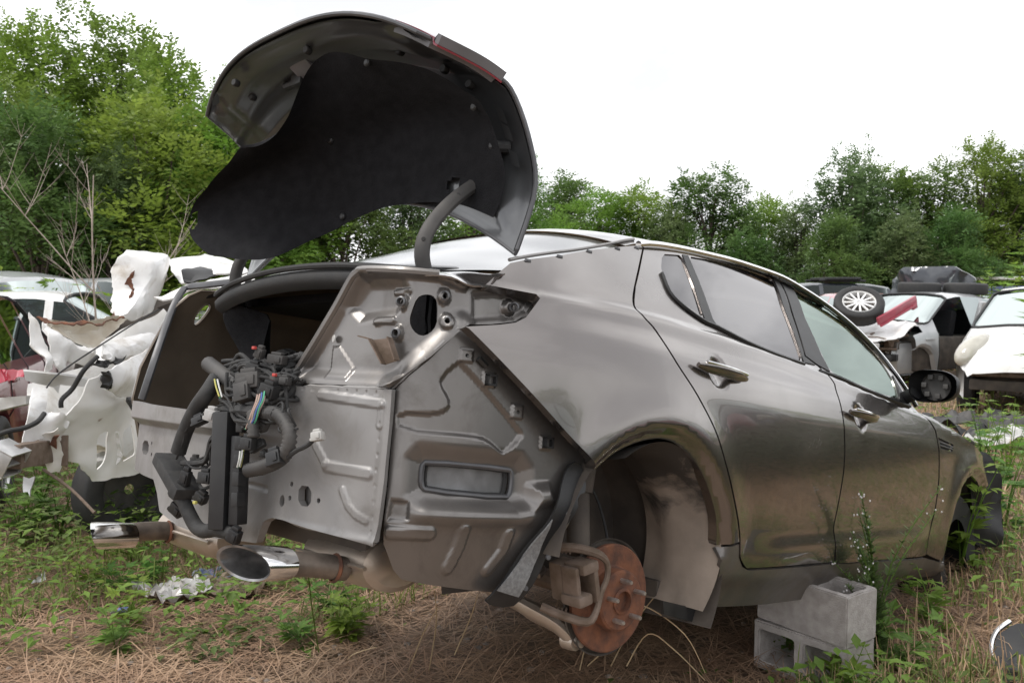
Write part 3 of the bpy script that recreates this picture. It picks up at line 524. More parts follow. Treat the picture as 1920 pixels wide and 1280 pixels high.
roofmesh('roof',.03,1.62,paint,sedan,0,0,36)
roofmesh('rear_window',-.56,.06,backglass,sedan,.012,-.008,bow=-.06)
roofmesh('windshield',1.60,2.17,carglass,sedan,.02,-.006)
V,F=tube([(eX(y)+.004,y,eZ(y)-.004) for y in np.linspace(.10,2.15,40)],.011,8); MB().add(V,F).build('chrome_roof_strip',chrome,sedan)
V,F=tube([(eX(y)-.03,y,eZ(y)+.014) for y in np.linspace(-.52,.12,16)],.005,8); MB().add(V,F).build('roof_seal',satin,sedan)
V,F=tube([(-eX(y),y,eZ(y)) for y in np.linspace(-.6,2.15,40)],.014,8); MB().add(V,F).build('roof_rail',paint,sedan)
# hood and left side of the shell
V=[];F=[]
for i in range(12):
    y=2.15+.95*i/11
    for j in range(13):
        a=2*j/12-1; X=.80-.12*(i/11)**2; V.append((a*X,y,.885-.03*i/11-.10*(i/11)**2+.075*(1-abs(a)**2.2)))
for i in range(11):
    for j in range(12): q=i*13+j; F.append((q,q+1,q+14,q+13))
mk('hood',V,F,paint,sedan)
def leftside(name,poly,holes=(),m=None,step=.06,off=-.004,flange=.01):
    f0=S3(off); f=lambda u:f0(u)*[-1,1,1]
    return panel(name,sedan,m or paint,poly,f,holes=holes,step=step,flip=True,flange=flange)
# left quarter seen from inside through the open corner
lq=[(-.80,.66),(-.785,.77),(-.74,.89),(-.70,1.0),(-.66,1.05),(-.62,1.075),(-.5,1.09),(0,1.235),(.12,1.26),(.0,1.0),(.42,.37),(.34,.36),(.18,.60),(0,.665),(-.22,.615),(-.34,.55),(-.5,.5),(-.74,.46)]
leftside('inner_quarter_skin',lq,holes=[chaikin([(-.60,.94),(-.565,.985),(-.555,1.035),(-.585,1.03),(-.61,.98)],2)],m=brown_in,step=.04,off=-.012)
leftside('quarter_panel',lq,holes=[chaikin([(-.60,.94),(-.565,.985),(-.555,1.035),(-.585,1.03),(-.61,.98)],2)],m=paint,step=.04,off=-.004)
leftside('door_skin',[(.13,1.26),(.01,1.0),(.44,.36),(.5,.18),(2.2,.14),(2.2,.86),(2.05,.95),(1.8,1.22),(1.2,1.355),(.6,1.32)],holes=[[(.3,1.25),(.3,1.06),(1.0,1.0),(1.9,.95),(1.7,1.22),(1.2,1.32)]])
leftside('fender',[(2.21,.16),(2.4,.2),(2.5,.45),(2.8,.6),(3.02,.5),(3.1,.6),(2.8,.75),(2.21,.86)])
# frame strip along the cut-away left corner
V,F=tube([(p[0]*1.0,p[1],p[2]) for p in T['lstrip']],.014,8,flat=.6,sm=3); MB().add(V,F).build('corner_frame',rimgrey,sedan)
# ---- trunk interior
def quadbox(x0,x1,y0,y1,z0,z1,skip=()):
    c=[(x,y,z) for z in (z0,z1) for y in (y0,y1) for x in (x0,x1)]
    f=dict(bot=(0,1,3,2),top=(4,6,7,5),back=(0,4,5,1),front=(2,3,7,6),left=(0,2,6,4),right=(1,5,7,3)); return c,[v for k,v in f.items() if k not in skip]
V,F=quadbox(-.42,.42,-.62,.25,.44,1.02,('back','left','top')); MB().add(V,F).build('trunk_well',carpet,sedan,smooth=False)
V,F=box((0,-.15,1.035),(1.30,.72,.03),bev=.004); MB().add(V,F).build('parcel_shelf',carpet,sedan)
V,F=quadbox(-.79,.79,.50,2.3,.2,.8,('top',)); MB().add(V,F).build('cabin_floor',under,sedan,smooth=False)
for x in (-.38,.38):
    st=MB(); V,F=box((x,1.15,.62),(.5,.5,.2),bev=.06); st.add(V,F)
    V,F=box((x,.86,.90),(.5,.16,.62),Matrix.Rotation(R_(16),3,'X'),bev=.06); st.add(V,F)
    V,F=box((x,.76,1.22),(.26,.1,.17),Matrix.Rotation(R_(10),3,'X'),bev=.04); st.add(V,F)
    st.build('seat',carpet,sedan)
V,F=box((0,1.95,.80),(1.45,.4,.24),bev=.05); MB().add(V,F).build('dashboard',dustplastic,sedan)
V,F=lathe([(.185,-.012),(.2,0),(.185,.012),(.17,0)],24,Matrix.Translation((-.36,1.66,.9))@Matrix.Rotation(R_(75),4,'Z')@Matrix.Rotation(R_(20),4,'Y'),True); MB().add(V,F).build('steering_wheel',plastic,sedan)
# ---- rear surface
_pl=np.array([(0,-.89),(.2,-.883),(.4,-.868),(.55,-.848),(.68,-.815),(.75,-.745),(.797,-.63),(.825,-.48),(.845,-.33),(.86,-.15)])
_t=np.concatenate([[0],np.cumsum(np.linalg.norm(np.diff(_pl,axis=0),axis=1))]); plX=spline(_t,_pl[:,0]);plY=spline(_t,_pl[:,1])
def plan(s,off):
    a=np.abs(s); sg=np.where(s<0,-1.,1.); e=2e-3
    dx=plX(a+e)-plX(np.maximum(a-e,0)); dy=plY(a+e)-plY(np.maximum(a-e,0)); l=np.hypot(dx,dy)+1e-9
    nx=dy/l; ny=-dx/l; return sg*(plX(a)+nx*off),plY(a)+ny*off
def RS(off0,disp,tuck=0.):
    def f(u):
        u=np.asarray(u,float); s,z=u[:,0],u[:,1]; o=-off0+disp(u)-tuck*np.maximum(0,.43-z)**1.15
        X,Y=plan(s,o); return np.stack([X,Y,z],1)
    return f
def bead(u,pl,w=.012,h=.007,soft=.005): return h*(1-sstep(segdist(u,pl),w-soft,w+soft))
def pad(u,pl,h,soft=.005): return h*(1-sstep(psd(u,pl),-soft,soft))
def cornD(u):
    s,z=u[:,0],u[:,1]; d=pad(u,chaikin(T['emb'],1),-.010,.006)+pad(u,T['vent_big'],-.022,.028)+pad(u,T['boss'],.028,.018)+pad(u,T['rect_f'],-.008,.006)
    d+=bead(u,T['bead_d'],.015,.012,.006)+bead(u,T['bead_e'],.016,.010,.006)+bead(u,T['bead_f'],.015,.009,.006)
    d+=.024*np.exp(-((z-.452)/.026)**2)*sstep(s,.73,.80)*(1-sstep(s,1.08,1.15))
    for q in T['clipsq']+T['cliphole']: d+=.006*(1-sstep(np.abs(u-q).max(1),.014,.02))
    return d
def ring(c,r,n=14,sq=0): return [(c[0]+r*math.cos(2*math.pi*i/n),c[1]+r*math.sin(2*math.pi*i/n)) for i in range(n)] if not sq else [(c[0]-r,c[1]-r),(c[0]+r,c[1]-r),(c[0]+r,c[1]+r),(c[0]-r,c[1]+r)]
vo=chaikin(T['vent_out'],1)
cn=panel('rear_corner_panel',sedan,satin,T['corner'],RS(.02,cornD,.42),holes=[vo]+[ring(c,.005,10) for c in T['cliphole']],step=.006,flange=.012)
vf=RS(.02,lambda u:cornD(u)+.001,.42)(np.array([tuple(p) for p in vo])); V,F=tube([tuple(p) for p in vf]+[tuple(vf[0]),tuple(vf[1])],.007,8,caps=False); MB().add(V,F).build('vent_frame',rimgrey,cn)
panel('pressure_vent',cn,ventgrey,vo,RS(.058,lambda u:0*u[:,0]),step=.03,flange=0)
vi=[tuple(np.array(vo).mean(0)+(np.array(p)-np.array(vo).mean(0))*.9) for p in vo]
ve=RS(.052,lambda u:0*u[:,0])(np.array(vi)); V,F=tube([tuple(p) for p in ve]+[tuple(ve[0])],.005,6,caps=False); MB().add(V,F).build('vent_seal',rubber,cn)
for c in T['clipsq']:
    p=RS(.008,lambda u:0*u[:,0])(np.array([c]))[0]; a=RS(0,lambda u:0*u[:,0])(np.array([(c[0]+.01,c[1])]))[0]-RS(0,lambda u:0*u[:,0])(np.array([(c[0]-.01,c[1])]))[0]
    rot=Matrix.Rotation(math.atan2(a[1],a[0]),3,'Z'); m_=MB()
    for sx,sz,wx,wz in ((-1,0,.005,.028),(1,0,.005,.028),(0,1,.028,.005),(0,-1,.028,.005)):
        V,F=box(Vector(p)+rot@Vector((sx*.0115,0,sz*.0115)),(wx,.014,wz),rot); m_.add(V,F)
    m_.build('clip',plastic,cn)
a,b=[Vector(RS(.012,lambda u:0*u[:,0])(np.array([q]))[0]) for q in T['clipbar']]; V,F=tube([a,b],.008,6); MB().add(V,F).build('clip',plastic,cn)
def backD(u):
    s,z=u[:,0],u[:,1]; d=bead(u,T['L1'],.011,.0055,.004)+bead(u,T['L2'],.011,.0055,.004)+bead(u,T['b2'],.013,.0055,.004)+bead(u,T['b2d'],.011,.0055,.004)+bead(u,T['b3'],.009,.005,.004)-bead(u,T['groove'],.006,.006,.005)
    d+=.030*sstep(z,.575,.60)*(1-sstep(z,.655,.70))*(1-sstep(s,.20,.36))
    d+=.018*np.exp(-((s-.35)/.05)**2)*sstep(z,.56,.66)
    d-=.012*sstep(s,.05,.13)*(1-sstep(s,.24,.30))*(1-sstep(z,.52,.57))
    d+=.010*sstep(s,.655,.685); d+=.006*np.exp(-((z-.38)/.01)**2)*sstep(s,.3,.4)
    d+=.0022*np.sin(s*23+z*9)*np.cos(z*17-s*5)
    for k in range(9): d-=.0018*(1-sstep(np.hypot(s-.665,z-.40-.036*k),.003,.007)); d-=.0018*(1-sstep(np.hypot(s-.40-.03*k,z-.722),.003,.007))
    return d
bk=panel('back_panel',sedan,bare,T['back'],RS(0,backD),holes=[chaikin(T['sqR'],1),chaikin(T['sqL'],1)]+[ring(c,.0065,10) for c in T['rh']]+[[(c[0]+.011*math.cos(a),c[1]+.015*math.sin(a)) for a in np.linspace(0,2*math.pi,14,endpoint=False)] for c in T['oval']],step=.005,flange=.02)
for k in ('sqR','sqL'): panel('mount_plate',bk,bare,[tuple(np.array(T[k]).mean(0)+(np.array(p)-np.array(T[k]).mean(0))*1.4) for p in T[k]],RS(.03,lambda u:0*u[:,0]),step=.05,flange=0)
FOLD=np.array(T['corner'][0:3]+[(.9,.905),(1.06,.99)]); FOLD0=np.array([(.3,.732),(.68,.737)])
def pockD(u):
    s,z=u[:,0],u[:,1]; d=.03*(1-sstep(segdist(u,FOLD[:3]),.0,.055))+.03*(1-sstep(segdist(u,FOLD0),.0,.05))
    flangeL=np.array(T['pocket'][-7:]); d+=.016*(1-sstep(segdist(u,flangeL),.008,.03))+.014*(1-sstep(segdist(u,np.array(T['pocket'][13:18])),.006,.02))
    d+=pad(u,T['pk_bowl'],-.018,.02)+pad(u,T['pk_plate'],.007,.006)+pad(u,T['pk_wing'],-.012,.012)
    d+=bead(u,T['pk_bead1'],.007,.008,.004)+bead(u,T['pk_bead2'],.008,.008,.004)
    for q in T['pk_boss']:
        r=np.hypot(s-q[0],z-q[1]); d+=.016*(1-sstep(r,.012,.024))
    return d
pk=panel('tail_lamp_pocket',sedan,satin,T['pocket'],RS(.035,pockD),holes=[chaikin(T['pk_hole'],1)]+[ring(q,.007,10) for q in T['pk_boss']],step=.006,flange=.014)
zero=lambda u:0*u[:,0]
def sealer(pts,off,r=.006):
    p=RS(off,zero)(np.array(pts)); V,F=tube([tuple(q+np.array([random.uniform(-.001,.001) for _ in range(3)])) for q in np.array(smooth_path([tuple(x) for x in p],8))],[r*random.uniform(.7,1.2) for _ in range(20)],6,flat=.6); MB().add(V,F).build('seam_sealer',bare,sedan)
sealer([(.675,.38),(.683,.5),(.682,.62),(.676,.73)],.004); sealer([(.68,.737),(.757,.814),(.834,.895)],.012); sealer([(.40,.731),(.53,.733),(.67,.737)],.004,.005)
for q in T['pk_boss']:
    p=Vector(RS(.035,pockD)(np.array([(q[0]+.011,q[1])]))[0]); c=Vector(RS(.018,zero)(np.array([q]))[0]); n=Vector((c.x*.5,c.y,0)).normalized()
    M_=Matrix.Translation(c)@n.to_track_quat('X','Z').to_matrix().to_4x4(); V,F=lathe([(.0075,-.01),(.012,-.006),(.013,.002),(.009,.004),(.007,0),(.007,-.01)],14,M_); MB().add(V,F).build('boss',rimgrey,pk)
br=RS(0,zero)(np.array(T['pk_brk'])); bb=[Vector(p) for p in br]; out_n=Vector((.45,-.9,0)).normalized(); m_=MB()
for (i,j,h) in ((0,3,.03),(1,2,.03)): V,F=prism([bb[i],bb[i]+out_n*h,bb[j]+out_n*h,bb[j]],.003); m_.add(V,F)
V,F=prism([bb[0]+out_n*.004,bb[1]+out_n*.004,bb[2]+out_n*.004,bb[3]+out_n*.004],.003); m_.add(V,F)
V,F=prism([bb[0]+out_n*.03,bb[0]+out_n*.03+Vector((-.03,-.01,.006)),bb[0]+out_n*.005+Vector((-.03,0,.006)),bb[0]+out_n*.005],.003); m_.add(V,F)
m_.build('bracket',ruststeel,pk,smooth=False)
c=Vector(RS(.026,zero)(np.array(T['pk_dot']))[0]); V,F=lathe([(0.0001,.002),(.009,.002),(.010,0)],16,Matrix.Translation(c)@Matrix.Rotation(R_(-105),4,'Z')); MB().add(V,F).build('plug',sheetgrey,pk)
# deck strip between rear glass and trunk opening, gutter, seal
def gut(a,dy,dz): 
    X=a*(.60 if dy<0 else .60+.14*min(1,dy/.06)); return (X,-.60-.045*(1-a*a)+dy+.02*abs(a)**4,1.052+.045*(1-a*a)+dz)
AA=np.linspace(-1,1,41)
def deckloft(nm,prof_,m_):
    V=[gut(a,dy,dz) for dy,dz in prof_ for a in AA]; n_=len(AA); F=[(i*n_+j,i*n_+j+1,(i+1)*n_+j+1,(i+1)*n_+j) for i in range(len(prof_)-1) for j in range(n_-1)]; mk(nm,V,F,m_,sedan)
deckloft('deck_panel',[(.16,.035),(.09,.02),(.03,.012),(.0,.004),(-.012,-.012),(-.03,-.018),(-.045,-.016)],mat('black_edge_paint',(.03,.03,.031),(.045,.044,.043),rough=.3,metal=.3,coat=.6))
deckloft('gutter',[(-.045,-.016),(-.055,-.03),(-.05,-.055),(-.02,-.07)],rubber)
V,F=tube([gut(a,-.052,-.006) for a in AA],.010,8); MB().add(V,F).build('trunk_seal',rubber,sedan)
dk=[(.55,-.66,1.045),(.70,-.60,1.05),(.80,-.58,1.045),(.795,-.66,1.0),(.74,-.76,1.012),(.62,-.80,1.022)]
A=np.array(dk); o_=sheet('deck_corner',sedan,paint,dk,step=.02,crumple=0,thick=.004,bulge=.006,rnd=2)
# trunk seal down the right flange
fl=RS(.02,zero)(np.array(T['pocket'][-9:])); V,F=tube([tuple(p) for p in fl],.011,8,sm=3); MB().add(V,F).build('opening_flange',satin,sedan)
# inner wall behind pocket and lower body
panel('inner_quarter',sedan,carpet,[(.36,.72),(1.25,.72),(1.25,.98),(.5,1.0)],RS(.20,zero),step=.08,flange=0)
V,F=box((0,-.66,.45),(1.24,.30,.06),bev=.01); MB().add(V,F).build('trunk_floor',under,sedan)
V,F=box((0,-.5,.36),(1.1,.5,.10),bev=.02); MB().add(V,F).build('floor_pan',under,sedan)
# felt trim hanging in the left of the trunk
sheet('trunk_trim',sedan,carpet,[(-.66,-.58,1.05),(-.50,-.60,1.02),(-.40,-.52,.98),(-.40,-.50,.72),(-.46,-.55,.74),(-.56,-.57,.90)],step=.05,crumple=.03,thick=.006)
# splash guard
sg=panel('splash_guard',sedan,plastic,chaikin(T['splash'],1),RS(-.012,lambda u:.01*np.sin(u[:,1]*30),.40),step=.02,flange=.006)
panel('felt_patch',sg,feltgrey,T['splashin'],RS(-.017,lambda u:.01*np.sin(u[:,1]*30),.40),step=.03,flange=.004)
for q in ((1.185,.46),(1.15,.35),(1.105,.27)):
    c=Vector(RS(-.02,zero,.4)(np.array([q]))[0]); V,F=lathe([(.0001,.004),(.006,.004),(.008,0)],12,Matrix.Translation(c)@Matrix.Rotation(R_(-30),4,'Z')); MB().add(V,F).build('rivet',rimgrey,sg)
# ---- wheel house, liner, brake
AC=(0.,.30)
def arch(name,m,r,a0,a1,x0,x1,n=26,wob=0.,par=sedan,rx=lambda a,t:0,ins=0.):
    V=[];F=[];k=9
    for i in range(n):
        a=R_(a0+(a1-a0)*i/(n-1))
        for j in range(k):
            t=j/(k-1); rr=r+wob*math.sin(5*a+7*t)+rx(a,t); xe=x1-ins*max(0,-math.sin(a)/.45)**1.3; V.append((x0+(xe-x0)*t,AC[0]+rr*math.cos(a),AC[1]+rr*math.sin(a)))
    for i in range(n-1):
        for j in range(k-1): q=i*k+j; F.append((q,q+k,q+k+1,q+1))
    return mk(name,V,F,m,par)
arch('wheel_house',under,.40,-30,172,.44,.875)
arch('wheel_liner',liner_dust_shade,.356,-25,118,.61,.888,n=44,ins=.03,wob=.005,rx=lambda a,t:-.025*math.sin(math.pi*t)-.012*math.exp(-((t-.35)/.06)**2))
V=[(.44,AC[0],AC[1]-.12)]+[(.44,AC[0]+.40*math.cos(a),AC[1]+.40*math.sin(a)) for a in np.linspace(-.3,math.pi+.3,30)]; MB().add(V,[(0,i,i+1) for i in range(1,30)]).build('inner_wheel_house',under,sedan)
for q in ((.30,.62),(-.22,.70),(.52,.80)):
    a=q[0]; c=Vector((.72+q[0]*.1,AC[0]+.348*math.cos(a),AC[1]+.348*math.sin(a))); V,F=lathe([(.0001,.006),(.007,.008),(.016,.004),(.018,0)],14,Matrix.Translation(c)@Vector((0,-math.cos(a),-math.sin(a))).to_track_quat('X','Z').to_matrix().to_4x4()); MB().add(V,F).build('liner_fastener',plastic,sedan)
mf=T['mflap']; V,F=prism([Vector(p) for p in mf],.012); MB().add(V,F).build('mud_flap',plastic,sedan,smooth=False)
HC=Vector((.79,-.064,.213)); HM=Matrix.Translation(HC)@Matrix.Rotation(R_(-6),4,'Z')
bk_=MB(); V,F=lathe([(.028,.055),(.036,.052),(.036,.047),(.078,.047),(.084,.042),(.087,.010),(.092,.006),(.146,.006),(.150,.003),(.150,-.008),(.146,-.011),(.05,-.011)],48,HM); bk_.add(V,F); V,F=lathe([(.0001,.035),(.03,.035),(.03,.055)],24,HM); bk_.add(V,F)
rot_=bk_.build('brake_rotor',rust,sedan)
for k in range(5):
    a=R_(72*k+25); c=HM@Vector((.047,.057*math.cos(a),.057*math.sin(a))); e=HM@Vector((.085,.057*math.cos(a),.057*math.sin(a))); V,F=tube([c,c.lerp(e,.85),e],[.0068,.0068,.005],8); MB().add(V,F).build('wheel_stud',stud,rot_)
V,F=lathe([(.05,-.025),(.155,-.025),(.163,-.018),(.163,-.012),(.158,-.016)],40,HM); MB().add(V,F).build('dust_shield',under,sedan)
cal=MB(); cp=[Vector(p) for p in T['caliper']]; cc=sum(cp,Vector())/len(cp)
def loc(x,y,z): return HM@Vector((x,y,z))
# body of the caliper straddling the rear edge of the rotor
for c,s_ in (((-.03,-.155,.055),(.05,.06,.105)),((.035,-.155,.10),(.075,.06,.03)),((.035,-.165,.015),(.075,.05,.03)),((.03,-.120,.058),(.07,.018,.11)),((.03,-.185,.058),(.06,.016,.085))):
    V,F=box(loc(*c),s_,Matrix.Rotation(R_(-6),3,'Z')@Matrix.Rotation(R_(14),3,'X'),bev=.008); cal.add(V,F)
V,F=tube([loc(-.05,-.20,.135),loc(.01,-.17,.145),loc(.055,-.12,.135),loc(.06,-.085,.11),loc(.06,-.08,.07),loc(.06,-.10,.03),loc(.06,-.115,-.02),loc(.05,-.135,-.045),loc(0,-.18,-.035),loc(-.05,-.21,-.02)],[.013,.013,.012,.009,.008,.008,.009,.012,.013,.013],8,sm=3); cal.add(V,F)
for z_ in (.14,-.03):
    for k in range(5): V,F=lathe([(.011,-.003),(.016,0),(.011,.003)],12,Matrix.Translation(loc(-.035+.009*k,-.192+.006*k,z_))@Matrix.Rotation(R_(30),4,'Z')); cal.add(V,F)
cal.build('brake_caliper',ruststeel,sedan)
sh=MB(); V,F=tube([(.69,-.10,.60),(.69,-.115,.50)],.042,14); sh.add(V,F); V,F=tube([(.69,-.115,.50),(.74,-.155,.33)],.033,14); sh.add(V,F); sh.build('shock_absorber',under,sedan)
V,F=tube([(.60+.055*math.cos(t),-.22+.055*math.sin(t),.26+.028*t/2) for t in np.linspace(0,17,110)],.008,7); MB().add(V,F).build('coil_spring',pipemat,sedan)
ar=T['arm']; V,F=tube([(.45,-.22,.20),(.58,-.20,.165)]+[tuple(a) for a in ar],[.022,.022,.026,.022,.02],10,flat=1.2,sm=3); am=MB().add(V,F)
V,F=lathe([(.0001,.03),(.012,.03),(.012,.012),(.024,.012),(.026,0),(.026,-.03)],16,Matrix.Translation(Vector(ar[-1]))); am.add(V,F); am.build('lower_control_arm',steel,sedan)
V,F=tube([(.2,-.02,.24),(.5,-.04,.22),(.76,-.06,.215)],.03,10); kn=MB().add(V,F); V,F=box((.74,-.08,.22),(.05,.12,.2),bev=.015); kn.add(V,F); kn.build('knuckle',ruststeel,sedan)
V,F=tube([(-.7,.05,.22),(.7,.05,.22)],.05,10); MB().add(V,F).build('rear_subframe',under,sedan)
V,F=tube([(.62,.02,.52),(.66,.03,.45),(.72,.0,.36),(.74,-.03,.30)],.004,6,sm=4); MB().add(V,F).build('brake_hose',rubber,sedan)
V,F=box((0,1.3,.19),(1.4,2.0,.05)); MB().add(V,F).build('underbody',under,sedan)
# front wheel well and loose black liner
V,F=lathe([(.0001,-.2),(.36,-.2),(.36,.02)],36,Matrix.Translation((.84,2.795,.26))); MB().add(V,F).build('front_wheel_house',under,sedan)
V,F=lathe([(.17,.02),(.28,.03),(.31,.0),(.31,-.15)],28,Matrix.Translation((.80,2.80,.20))); MB().add(V,F).build('front_wheel',rubber,sedan)
sheet('loose_front_liner',sedan,plastic,[(.78,3.02,.74),(.90,3.14,.72),(.93,3.22,.60),(.93,3.25,.40),(.90,3.22,.22),(.84,3.10,.22),(.84,3.02,.45)],step=.05,crumple=.05,thick=.006)
# ---- mirror
V,F=tube([Vector(S3(0,False)(np.array([(1.97,.93)]))[0]),Vector(S3(.07,False)(np.array([(1.95,.955)]))[0])],.024,8,flat=1.4); mm=MB().add(V,F)
mc=Vector((.975,1.93,.985)); K=14;V=[];F=[]
pr=[(0,1.0),(.015,1.03),(.05,1.0),(.09,.82),(.115,.5),(.122,.1)]
for dy,sc in pr:
    for i in range(24):
        a=2*math.pi*i/24; ex=.7; x=.100*math.copysign(abs(math.cos(a))**ex,math.cos(a))*sc; z=.070*math.copysign(abs(math.sin(a))**ex,math.sin(a))*sc*(1-.12*math.cos(a)); V.append(mc+Vector((x,-.02+dy,z)))
for i in range(len(pr)-1):
    for j in range(24): F.append((i*24+j,i*24+(j+1)%24,(i+1)*24+(j+1)%24,(i+1)*24+j))
F.append(tuple(range((len(pr)-1)*24,len(pr)*24))); mm.add(V,F); mir=mm.build('wing_mirror',plastic,fd,sharp=50)
md=MB(); V,F=lathe([(.0001,0),(.06,.0),(.062,.02)],20,Matrix.Translation(mc+Vector((.005,.03,0)))@Matrix.Rotation(R_(-90),4,'Z')); md.add(V,F)
for a in range(6): V,F=box(mc+Vector((.045*math.cos(a),.015,.045*math.sin(a))),(.022,.02,.022),bev=.004); md.add(V,F)
md.build('mirror_motor',dustplastic,fd)
# ---- exhaust
borem=mat('sooty_chrome',(.42,.42,.43),(.16,.16,.16),scale=20,rough=.3,metal=.8)
def tip(c,ax,par,L=.11):
    sgn=1 if c[0]>0 else -1
    ax=Vector(ax).normalized(); side=Vector((1,0,0)); side=(side-ax*side.dot(ax)).normalized(); up=side.cross(ax); up=-up if up.z<0 else up
    V=[];F=[];n=28; rings=[(0,1.0,1),(.010,1.03,1),(.07,1.0,.6),(L,.95,0),(L+.012,.5,0)]; inn=[(0.003,.87,1),(.04,.84,.5),(.09,.80,0)]
    for d,s_,sl in rings:
        for i in range(n):
            a=2*math.pi*i/n; sh_=sl*(.018*math.sin(a)-sgn*.032*math.cos(a)); V.append(Vector(c)+side*(.064*s_*math.cos(a))+up*(.040*s_*math.sin(a))+ax*(d+ (sh_ if sl else 0)*-1*(1-d/L)))
    for k in range(len(rings)-1):
        for i in range(n): F.append((k*n+i,k*n+(i+1)%n,(k+1)*n+(i+1)%n,(k+1)*n+i))
    o=MB().add(V,F).build('exhaust_tip',chrome,par,sharp=50); V=[];F=[]
    for d,s_,sl in [rings[0]]+inn:
        for i in range(n):
            a=2*math.pi*i/n; sh_=sl*(.018*math.sin(a)-sgn*.032*math.cos(a)); V.append(Vector(c)+side*(.064*s_*math.cos(a))+up*(.040*s_*math.sin(a))+ax*(d-(sh_ if sl else 0)*(1-d/L)))
    for k in range(len(inn)):
        for i in range(n): F.append((k*n+i,(k+1)*n+i,(k+1)*n+(i+1)%n,k*n+(i+1)%n))
    F.append(tuple(len(inn)*n+i for i in range(n))); MB().add(V,F).build('tip_bore',borem,par)
def muffler(name,c,half,par,pipe_from,pipe_to):
    mu=MB(); c=Vector(c); V=[];F=[];n=24
    for i,(t,s_) in enumerate(((-1,.25),(-.98,.75),(-.88,.96),(-.5,1.0),(.5,1.0),(.88,.96),(.98,.75),(1,.25))):
        for k in range(n):
            a=2*math.pi*k/n; V.append(c+Vector((t*half,.105*s_*math.cos(a),.070*s_*math.sin(a))))
    for i in range(7):
        for k in range(n): F.append((i*n+k,i*n+(k+1)%n,(i+1)*n+(k+1)%n,(i+1)*n+k))
    F+=[tuple(range(n-1,-1,-1)),tuple(range(7*n,8*n))]; mu.add(V,F)
    o=mu.build(name,steel,par)
    V,F=tube([c+Vector((t*half*1.005,.117*math.cos(a),.004+.002*math.sin(9*a)-.085*math.sin(a)*0)) for t,a in [(x,0) for x in ()]]+[c+Vector((-half,-.108,0)),c+Vector((half,-.108,0))],.006,6); MB().add(V,F).build('seam',steel,o)
    V,F=tube([pipe_from,Vector(pipe_from).lerp(Vector(pipe_to),.5)+Vector((0,0,.004)),pipe_to],.030,14,sm=4); MB().add(V,F).build('tailpipe',pipemat,o)
    d=(Vector(pipe_to)-Vector(pipe_from)).normalized(); V,F=lathe([(.031,-.006),(.037,0),(.031,.006)],18,Matrix.Translation(Vector(pipe_from)+d*.03)@d.to_track_quat('X','Z').to_matrix().to_4x4()); MB().add(V,F).build('weld_bead',rust,o)
ex=sedan
muffler('muffler',(.43,-.66,.30),.15,sedan,(.49,-.76,.285),(.47,-.95,.305))
muffler('muffler',(-.40,-.66,.245),.20,sedan,(-.47,-.74,.24),(-.48,-.90,.24))
tip((.475,-1.035,.312),(0,1,-.05),sedan); tip((-.47,-1.00,.236),(0,1,-.03),sedan)
V,F=tube([(-.60,-.70,.27),(-.56,-.66,.33),(-.50,-.62,.34)],.012,8,sm=3); MB().add(V,F).build('hanger',rust,sedan)
# ---- trunk lid (hinged open)
LR=[(.705,-.45,-.46,1.345,1.125,2.0),(.72,-.40,-.42,1.47,1.31,2.0),(.70,-.42,-.44,1.62,1.45,2.2),(.68,-.52,-.50,1.75,1.565,2.2),(.655,-.58,-.55,1.785,1.60,2.4),(.625,-.70,-.62,1.80,1.63,2.6),(.57,-.83,-.75,1.778,1.66,2.8)]
def lidpt(a,v,inn=0.):
    k=min(int(v),5); t=v-k
    def row(i):
        i=max(0,min(6,i)); hw,Yc,Ys,zc,zs,p=LR[i]; w_=abs(a)**p; return np.array([a*hw,Yc+(Ys-Yc)*w_,zc+(zs-zc)*w_])
    p0,p1,p2,p3=row(k-1),row(k),row(k+1),row(k+2)
    return .5*((2*p1)+(-p0+p2)*t+(2*p0-5*p1+4*p2-p3)*t*t+(-p0+3*p1-3*p2+p3)*t**3)
def lidgrid(a0,a1,v0,v1,na,nv,off,extra=None):
    V=[];F=[]
    for i in range(nv):
        for j in range(na):
            a=a0+(a1-a0)*j/(na-1); v=v0+(v1-v0)*i/(nv-1); p=lidpt(a,v); e=.02
            ta=lidpt(min(1,a+e),v)-lidpt(max(-1,a-e),v); tv=lidpt(a,min(6,v+e))-lidpt(a,max(0,v-e)); n=np.cross(ta,tv); n/=np.linalg.norm(n)+1e-9
            o_=off(a,v) if callable(off) else off; p=p+n*o_
            if extra: p=p+np.array(extra(a,v))
            V.append(tuple(p))
    for i in range(nv-1):
        for j in range(na-1): q=i*na+j; F.append((q,q+1,q+na+1,q+na))
    return V,F
s_in=-1. if np.cross(lidpt(.1,2)-lidpt(-.1,2),lidpt(0,2.1)-lidpt(0,1.9))[1]>0 else 1.
lidroot=None
V,F=lidgrid(-1,1,0,6,41,49,0.); skin=MB().add(V,F); V2,F2=lidgrid(-1,1,0,6,41,49,s_in*.004); skin.add(V2,F2)
lidroot=skin.build('trunk_lid',lidskin,sedan,sharp=60)
def inner_off(a,v):
    e=min(1-abs(a),min(v,6-v)/6*1.6); d=.012+.035*float(sstep(e,.03,.16)); d-=.018*math.exp(-((abs(a)-.86)/.05)**2)*float(sstep(v,.6,1.6)); d+=.012*math.exp(-((v-4.9)/.35)**2)
    return s_in*d
V,F=lidgrid(-.995,.995,.02,5.97,61,61,inner_off); MB().add(V,F).build('inner_frame',lidmetal,lidroot,sharp=70)
def rimpath(pts): return [tuple(lidpt(a,v)+np.array([0,-.004,0])) for a,v in pts]
